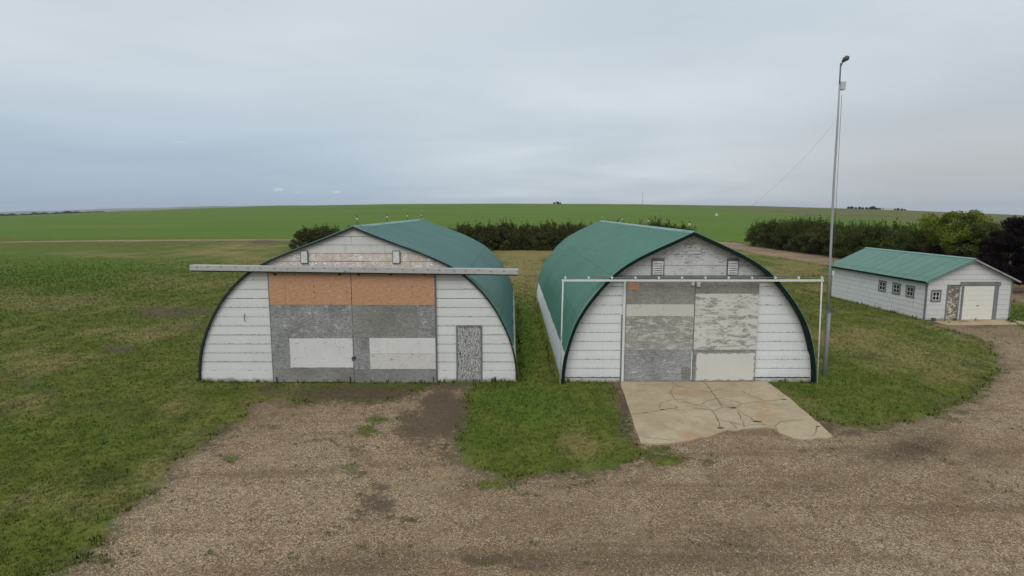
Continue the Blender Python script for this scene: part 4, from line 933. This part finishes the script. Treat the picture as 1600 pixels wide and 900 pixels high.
def shrub_meshes(seed,rad,hgt,n,size,lm,style='bush'):
    """dense thicket: leafy clumps packed over a ragged dome, thinner low down, a few shoots above"""
    r=np.random.default_rng(seed); P_=[]; mb=MB(); nc=90; m_=n//nc
    for i in range(nc):
        a=r.random()*6.283; u=r.random()**.5; rr=rad*u; top=hgt*(1-.50*u**2.4)*r.uniform(.80,1.08); zc=top*(r.uniform(.10,.93) if i%3 else r.uniform(.75,.95))
        rc=r.uniform(.20,.40)*rad*.62; c=np.array([math.cos(a)*rr,math.sin(a)*rr,max(zc,.25)])
        if i%4==0: mb.tube([(c[0]*.3,c[1]*.3,0),(c[0]*.75,c[1]*.75,c[2]*.55),tuple(c)],[.045,.028,.008],5,False)
        d=r.normal(size=(m_,3)); d/=np.linalg.norm(d,axis=1)[:,None]; P_.append(c+d*(rc*r.random(m_)**.38)[:,None]*np.array([1.1,1.1,.95]))
        if i%3==0:
            ns=r.integers(2,5)
            for q in range(ns):
                l=r.uniform(.25,.75)*hgt*.16; t=r.random(16)[:,None]; dr=np.array([r.normal(0,.25),r.normal(0,.25),1.]); P_.append(c+np.array([r.normal(0,rc*.4),r.normal(0,rc*.4),rc*.6])+dr*t*l*2+r.normal(0,.05,(16,3)))
    P_=np.concatenate(P_); P_=P_[P_[:,2]>.03]; V_,Q_=leafcloud(P_,size,seed)
    return np_mesh('foliage',V_,Q_,lm),mb
def make_shrub(name,seed,rad,hgt,n,size,lm,label,cat,group,stemname='stems',style='bush'):
    me,mb=shrub_meshes(seed,rad,hgt,n,size,lm,style); root=empty(name); tag(root,label,cat,group)
    o=bpy.data.objects.new('foliage',me); COL.objects.link(o); o.parent=root
    mb.build(stemname,bark,root); return root
def copy_tree(o,parent=None):
    c=o.copy(); COL.objects.link(c); 
    if parent: c.parent=parent
    for ch in o.children: copy_tree(ch,c)
    return c
protos={}
def place(kind,x,y,s,sz,rz_,label=None):
    fn,used=protos[kind]
    if not used: o=fn; protos[kind]=(fn,True)
    else:
        o=fn.copy(); COL.objects.link(o)
        for ch in fn.children:
            c=ch.copy(); COL.objects.link(c); c.parent=o
    o.location=(x,y,0); o.scale=(s,s,sz); o.rotation_euler=(0,0,rz_)
    if label: o['label']=label
    return o
GH='shrubs in the hedge behind the two barns'; GR_='shrubs in the thick shelterbelt along the back road'
LH='dark bushy shrub in the hedge row behind the two arched barns'; LR='dark green shrub in the thick shelterbelt behind the light pole and garage'
for i in range(3): protos['h%d'%i]=(make_shrub('hedge_shrub',20+i,2.6,4.5,16000,.095,LM_dark,LH,'shrub',GH),False)
for i in range(3): protos['r%d'%i]=(make_shrub('hedge_shrub',40+i,3.0,5.3,20000,.09,LM_mid if i==2 else LM_dark,LR,'shrub',GR_),False)
random.seed(12)
def hx_(px,Y=98.): return (px-800)/F*Y*.995
ORD='first second third fourth fifth sixth seventh eighth ninth tenth eleventh twelfth thirteenth fourteenth fifteenth sixteenth seventeenth eighteenth nineteenth twentieth twenty-first'.split()
HED=((478,.80),(500,.86),(528,.84),(558,.80),(586,.80),(700,.86),(726,.90),(752,.96),(776,1.08),(800,1.10),(822,1.02),(846,.98),(868,1.03),(892,1.06),(915,1.0),(940,.98),(966,1.0),(992,.96),(1018,1.02),(1042,1.08),(1066,1.0))
for i,(px,hh) in enumerate(HED):
    s=random.uniform(.95,1.12)
    if i<5: lab='dark shrub behind the gable of the wider barn, %s from the left'%ORD[i]
    elif i<14: lab='dark hedge shrub behind the gap between the arched barns, %s from the left'%ORD[i-5]
    else: lab='dark hedge shrub behind the ridge of the narrower barn, %s from the left'%ORD[i-14]
    place('h%d'%random.randrange(3),hx_(px)+random.uniform(-.3,.3),98.5+random.uniform(-.8,1.6)+(0 if px<900 else 2),s,hh*random.uniform(.92,1.0),random.uniform(0,6.28),lab)
# shelterbelt: runs away from the camera beside the back road
n=21
for i in range(n):
    t_=i/(n-1); Yc_=107-t_*54; Xc_=45.6+t_*2.0+random.uniform(-.5,.7)
    place('r%d'%random.randrange(3),Xc_,Yc_,random.uniform(.92,1.15),random.uniform(.80,1.04)*(1.0+.04*t_),random.uniform(0,6.28),'dark green shelterbelt shrub beside the back road, %s from its left end'%ORD[i])
# yellow-green tree
def big_tree(name,seed,rad,h,n,size,lm,label,cat,group=None,trunk_r=.16,lo=-.25):
    r=np.random.default_rng(seed); P_=[]; mb=MB(); mb.tube([(0,0,-.1),(.05,.03,h*.25),(.1,-.05,h*.5)],[trunk_r,trunk_r*.8,trunk_r*.5],8)
    nc=44
    for i in range(nc):
        a=r.random()*6.283; el_=r.uniform(lo,1.); rr=rad*(r.random()**.45)*math.sqrt(max(.05,1-el_*el_*.75)); c=np.array([math.cos(a)*rr,math.sin(a)*rr,h*.56+el_*h*.40])
        if i%3==0 and lo>-1: mb.tube([(.05,0,h*.3),(c[0]*.5,c[1]*.5,(h*.35+c[2])/2),tuple(c)],[trunk_r*.4,trunk_r*.22,.015],5,False)
        m_=n//nc; rc=rad*r.uniform(.14,.25); d=r.normal(size=(m_,3)); d/=np.linalg.norm(d,axis=1)[:,None]; P_.append(c+d*(rc*r.random(m_)**.4)[:,None]*np.array([1.15,1.15,.8]))
    P_=np.concatenate(P_); P_=P_[P_[:,2]>h*.06]; V_,Q_=leafcloud(P_,size,seed); me=np_mesh('crown',V_,Q_,lm)
    root=empty(name); tag(root,label,cat,group); o=bpy.data.objects.new('crown',me); COL.objects.link(o); o.parent=root; mb.build('trunk',bark,root); return root
ty=big_tree('leafy_tree',3,3.2,6.4,15000,.10,LM_yel,'bright yellow green tree rising out of the shelterbelt behind the garage','tree'); ty.location=(hx_(1490,60.),60,0)
ty2=big_tree('leafy_tree',4,2.6,5.3,11000,.10,LM_mid,'mid green tree between the yellow green tree and the dark purple trees','tree'); ty2.location=(hx_(1535,57.),58,0)
def bigprt(i): pass
for i,(px,Y,h,rd_,lab) in enumerate(((1582,47,5.0,2.0,'dark purple leafed tree right of the garage roof, the lower of the two purple trees'),(1642,46,6.9,3.0,'taller of the two dark purple leafed trees, cut by the right edge of the picture'))):
    t_=big_tree('purple_tree',60+i,rd_,h,30000,.085,LM_pur,lab,'tree','dark purple trees',lo=-1.05); t_.location=(hx_(px,Y),Y,0)
for i,(px,py,s,lab) in enumerate(((1590,437,.30,'low green bush under the dark purple trees beside the back road'),(1536,444,.26,'low green bush just behind the right slope of the garage roof'))):
    o=make_shrub('low_bush',80+i,2.3,4.,9000,.16,LM_mid,lab,'bush',None); x,y=at(px,py); o.location=(x,y,0); o.scale=(s*1.3,s*1.3,s)
# far things on the ridge
far_m=leafmat('far_tree_leaves',[(.020,.030,.016),(.035,.045,.022),(.05,.06,.03)])
def far_tree_mesh(seed,rad,h,n,size):
    r=np.random.default_rng(seed); p=r.normal(size=(n,3)); p/=np.linalg.norm(p,axis=1)[:,None]; p*=(r.random(n)**.4)[:,None]; p=p*np.array([rad,rad,h*.5])+np.array([0,0,h*.52]); V_,Q_=leafcloud(p,size,seed); return np_mesh('crown',V_,Q_,far_m)
fmesh=[far_tree_mesh(90+i,4.2,7.,420,.9) for i in range(3)]
def hgt(x,y): return float(height(np.array([x]),np.array([y]))[0])
fproto=None
GFAR='far trees round the farmstead on the right horizon'
lst=[(1324,.8),(1329,.9),(1335,.7),(1341,.85),(1346,.7),(1352,.8),(1358,.9),(1362,1.15),(1367,.8),(1372,.7),(1396,.6),(1401,.8),(1407,.7),(1412,.55)]
trunkm=MB().tube([(0,0,-1),(0,0,4)],.3,5)
def far_tree(x,y,s,i,lab,grp):
    root=empty('distant_tree',(x,y,hgt(x,y)-.4)); root.scale=(s,s,s); tag(root,lab,'tree',grp)
    o=bpy.data.objects.new('crown',fmesh[i%3]); COL.objects.link(o); o.parent=root
    trunkm.build('trunk',bark,root)
    return root
for i,(px,s) in enumerate(lst): far_tree(hx_(px,870),870,s*.62,i,('tiny dark tree left of the white farmstead building, %s from the left'%ORD[i]) if i<10 else ('tiny dark tree right of the white farmstead building, %s from the left'%ORD[i-10]),GFAR)
for i,(px,s) in enumerate(((866,.42),(871,.55),(875,.38))): far_tree(hx_(px,880),880,s,i,'tiny dark tree on the central horizon, %s'%('leftmost of three','tallest and middle of three','rightmost of three')[i],'trees on the central horizon')
X0=hx_(1385,865); zf_=hgt(X0,865)
fb_=empty('distant_farm_building',(X0,865,zf_)); tag(fb_,'tiny long white farm building among trees on the right horizon','farm building')
MB().box(-7,7,-3,3,-1.5,2.6).build('wall',M['sash'],fb_); MB().prism([(-7.3,2.6),(7.3,2.6),(7.0,4.),(-7.,4.)],-3.3,3.3).build('roof',M['gdoor'],fb_)
Xm=hx_(1003,885); ms=MB().tube([(0,0,-2),(0,0,19)],[.22,.14],6).build('distant_mast',M['galv_dark'],None,loc=(Xm,885,hgt(Xm,885))); tag(ms,'hair thin radio mast far off on the central horizon','mast')
xw,yw=hx_(1119,420),420; bn=MB().tube([(0,0,-.5),(0,0,1.3),(0,0,1.7)],[.9,.9,.1],10).build('distant_tank',M['sash'],None,loc=(xw,yw,hgt(xw,yw))); tag(bn,'tiny white tank standing alone in the far green field','tank')
# far wood line at left (one mass)
r=np.random.default_rng(5); n=7000; px=rng.uniform(-60,165,n); Yw=1500+r.normal(0,25,n); Xw=(px-800)/F*Yw*.995
hh=(3.2+1.4*np.sin(px*.13)+1.2*np.sin(px*.37))*np.clip((172-px)/60,.15,1); zg=height(Xw,Yw); Pw=np.stack([Xw,Yw,zg+hh*r.random(n)+1.],1)
ridge_z=H+(328-np.interp(px,hx,hy))/F*Yw; Pw[:,2]=ridge_z-2+(hh+2)*r.random(n)
V_,Q_=leafcloud(Pw,1.5,6); me=np_mesh('far_woods',V_,Q_,far_m); o=bpy.data.objects.new('far_woods',me); COL.objects.link(o); tag(o,'thin dark line of woods on the far left horizon','woods',kind='stuff')

# ---------------------------------------------------------------- haze over the far prairie
hz=MB().box(-12500,12500,-12500,12500,-420,130).build('haze',None); tag(hz,kind='stuff'); hz['label']='pale bluish air over the prairie'; hz['category']='haze'
hm=bpy.data.materials.new('haze'); hm.use_nodes=True; k=N(hm.node_tree); hm.node_tree.nodes.clear()
o_=k.add('ShaderNodeOutputMaterial'); pv=k.add('ShaderNodeVolumePrincipled'); pv.inputs['Color'].default_value=(.80,.88,1.,1); pv.inputs['Density'].default_value=.00007
k.l.new(pv.outputs[0],o_.inputs['Volume']); hz.data.materials.append(hm)
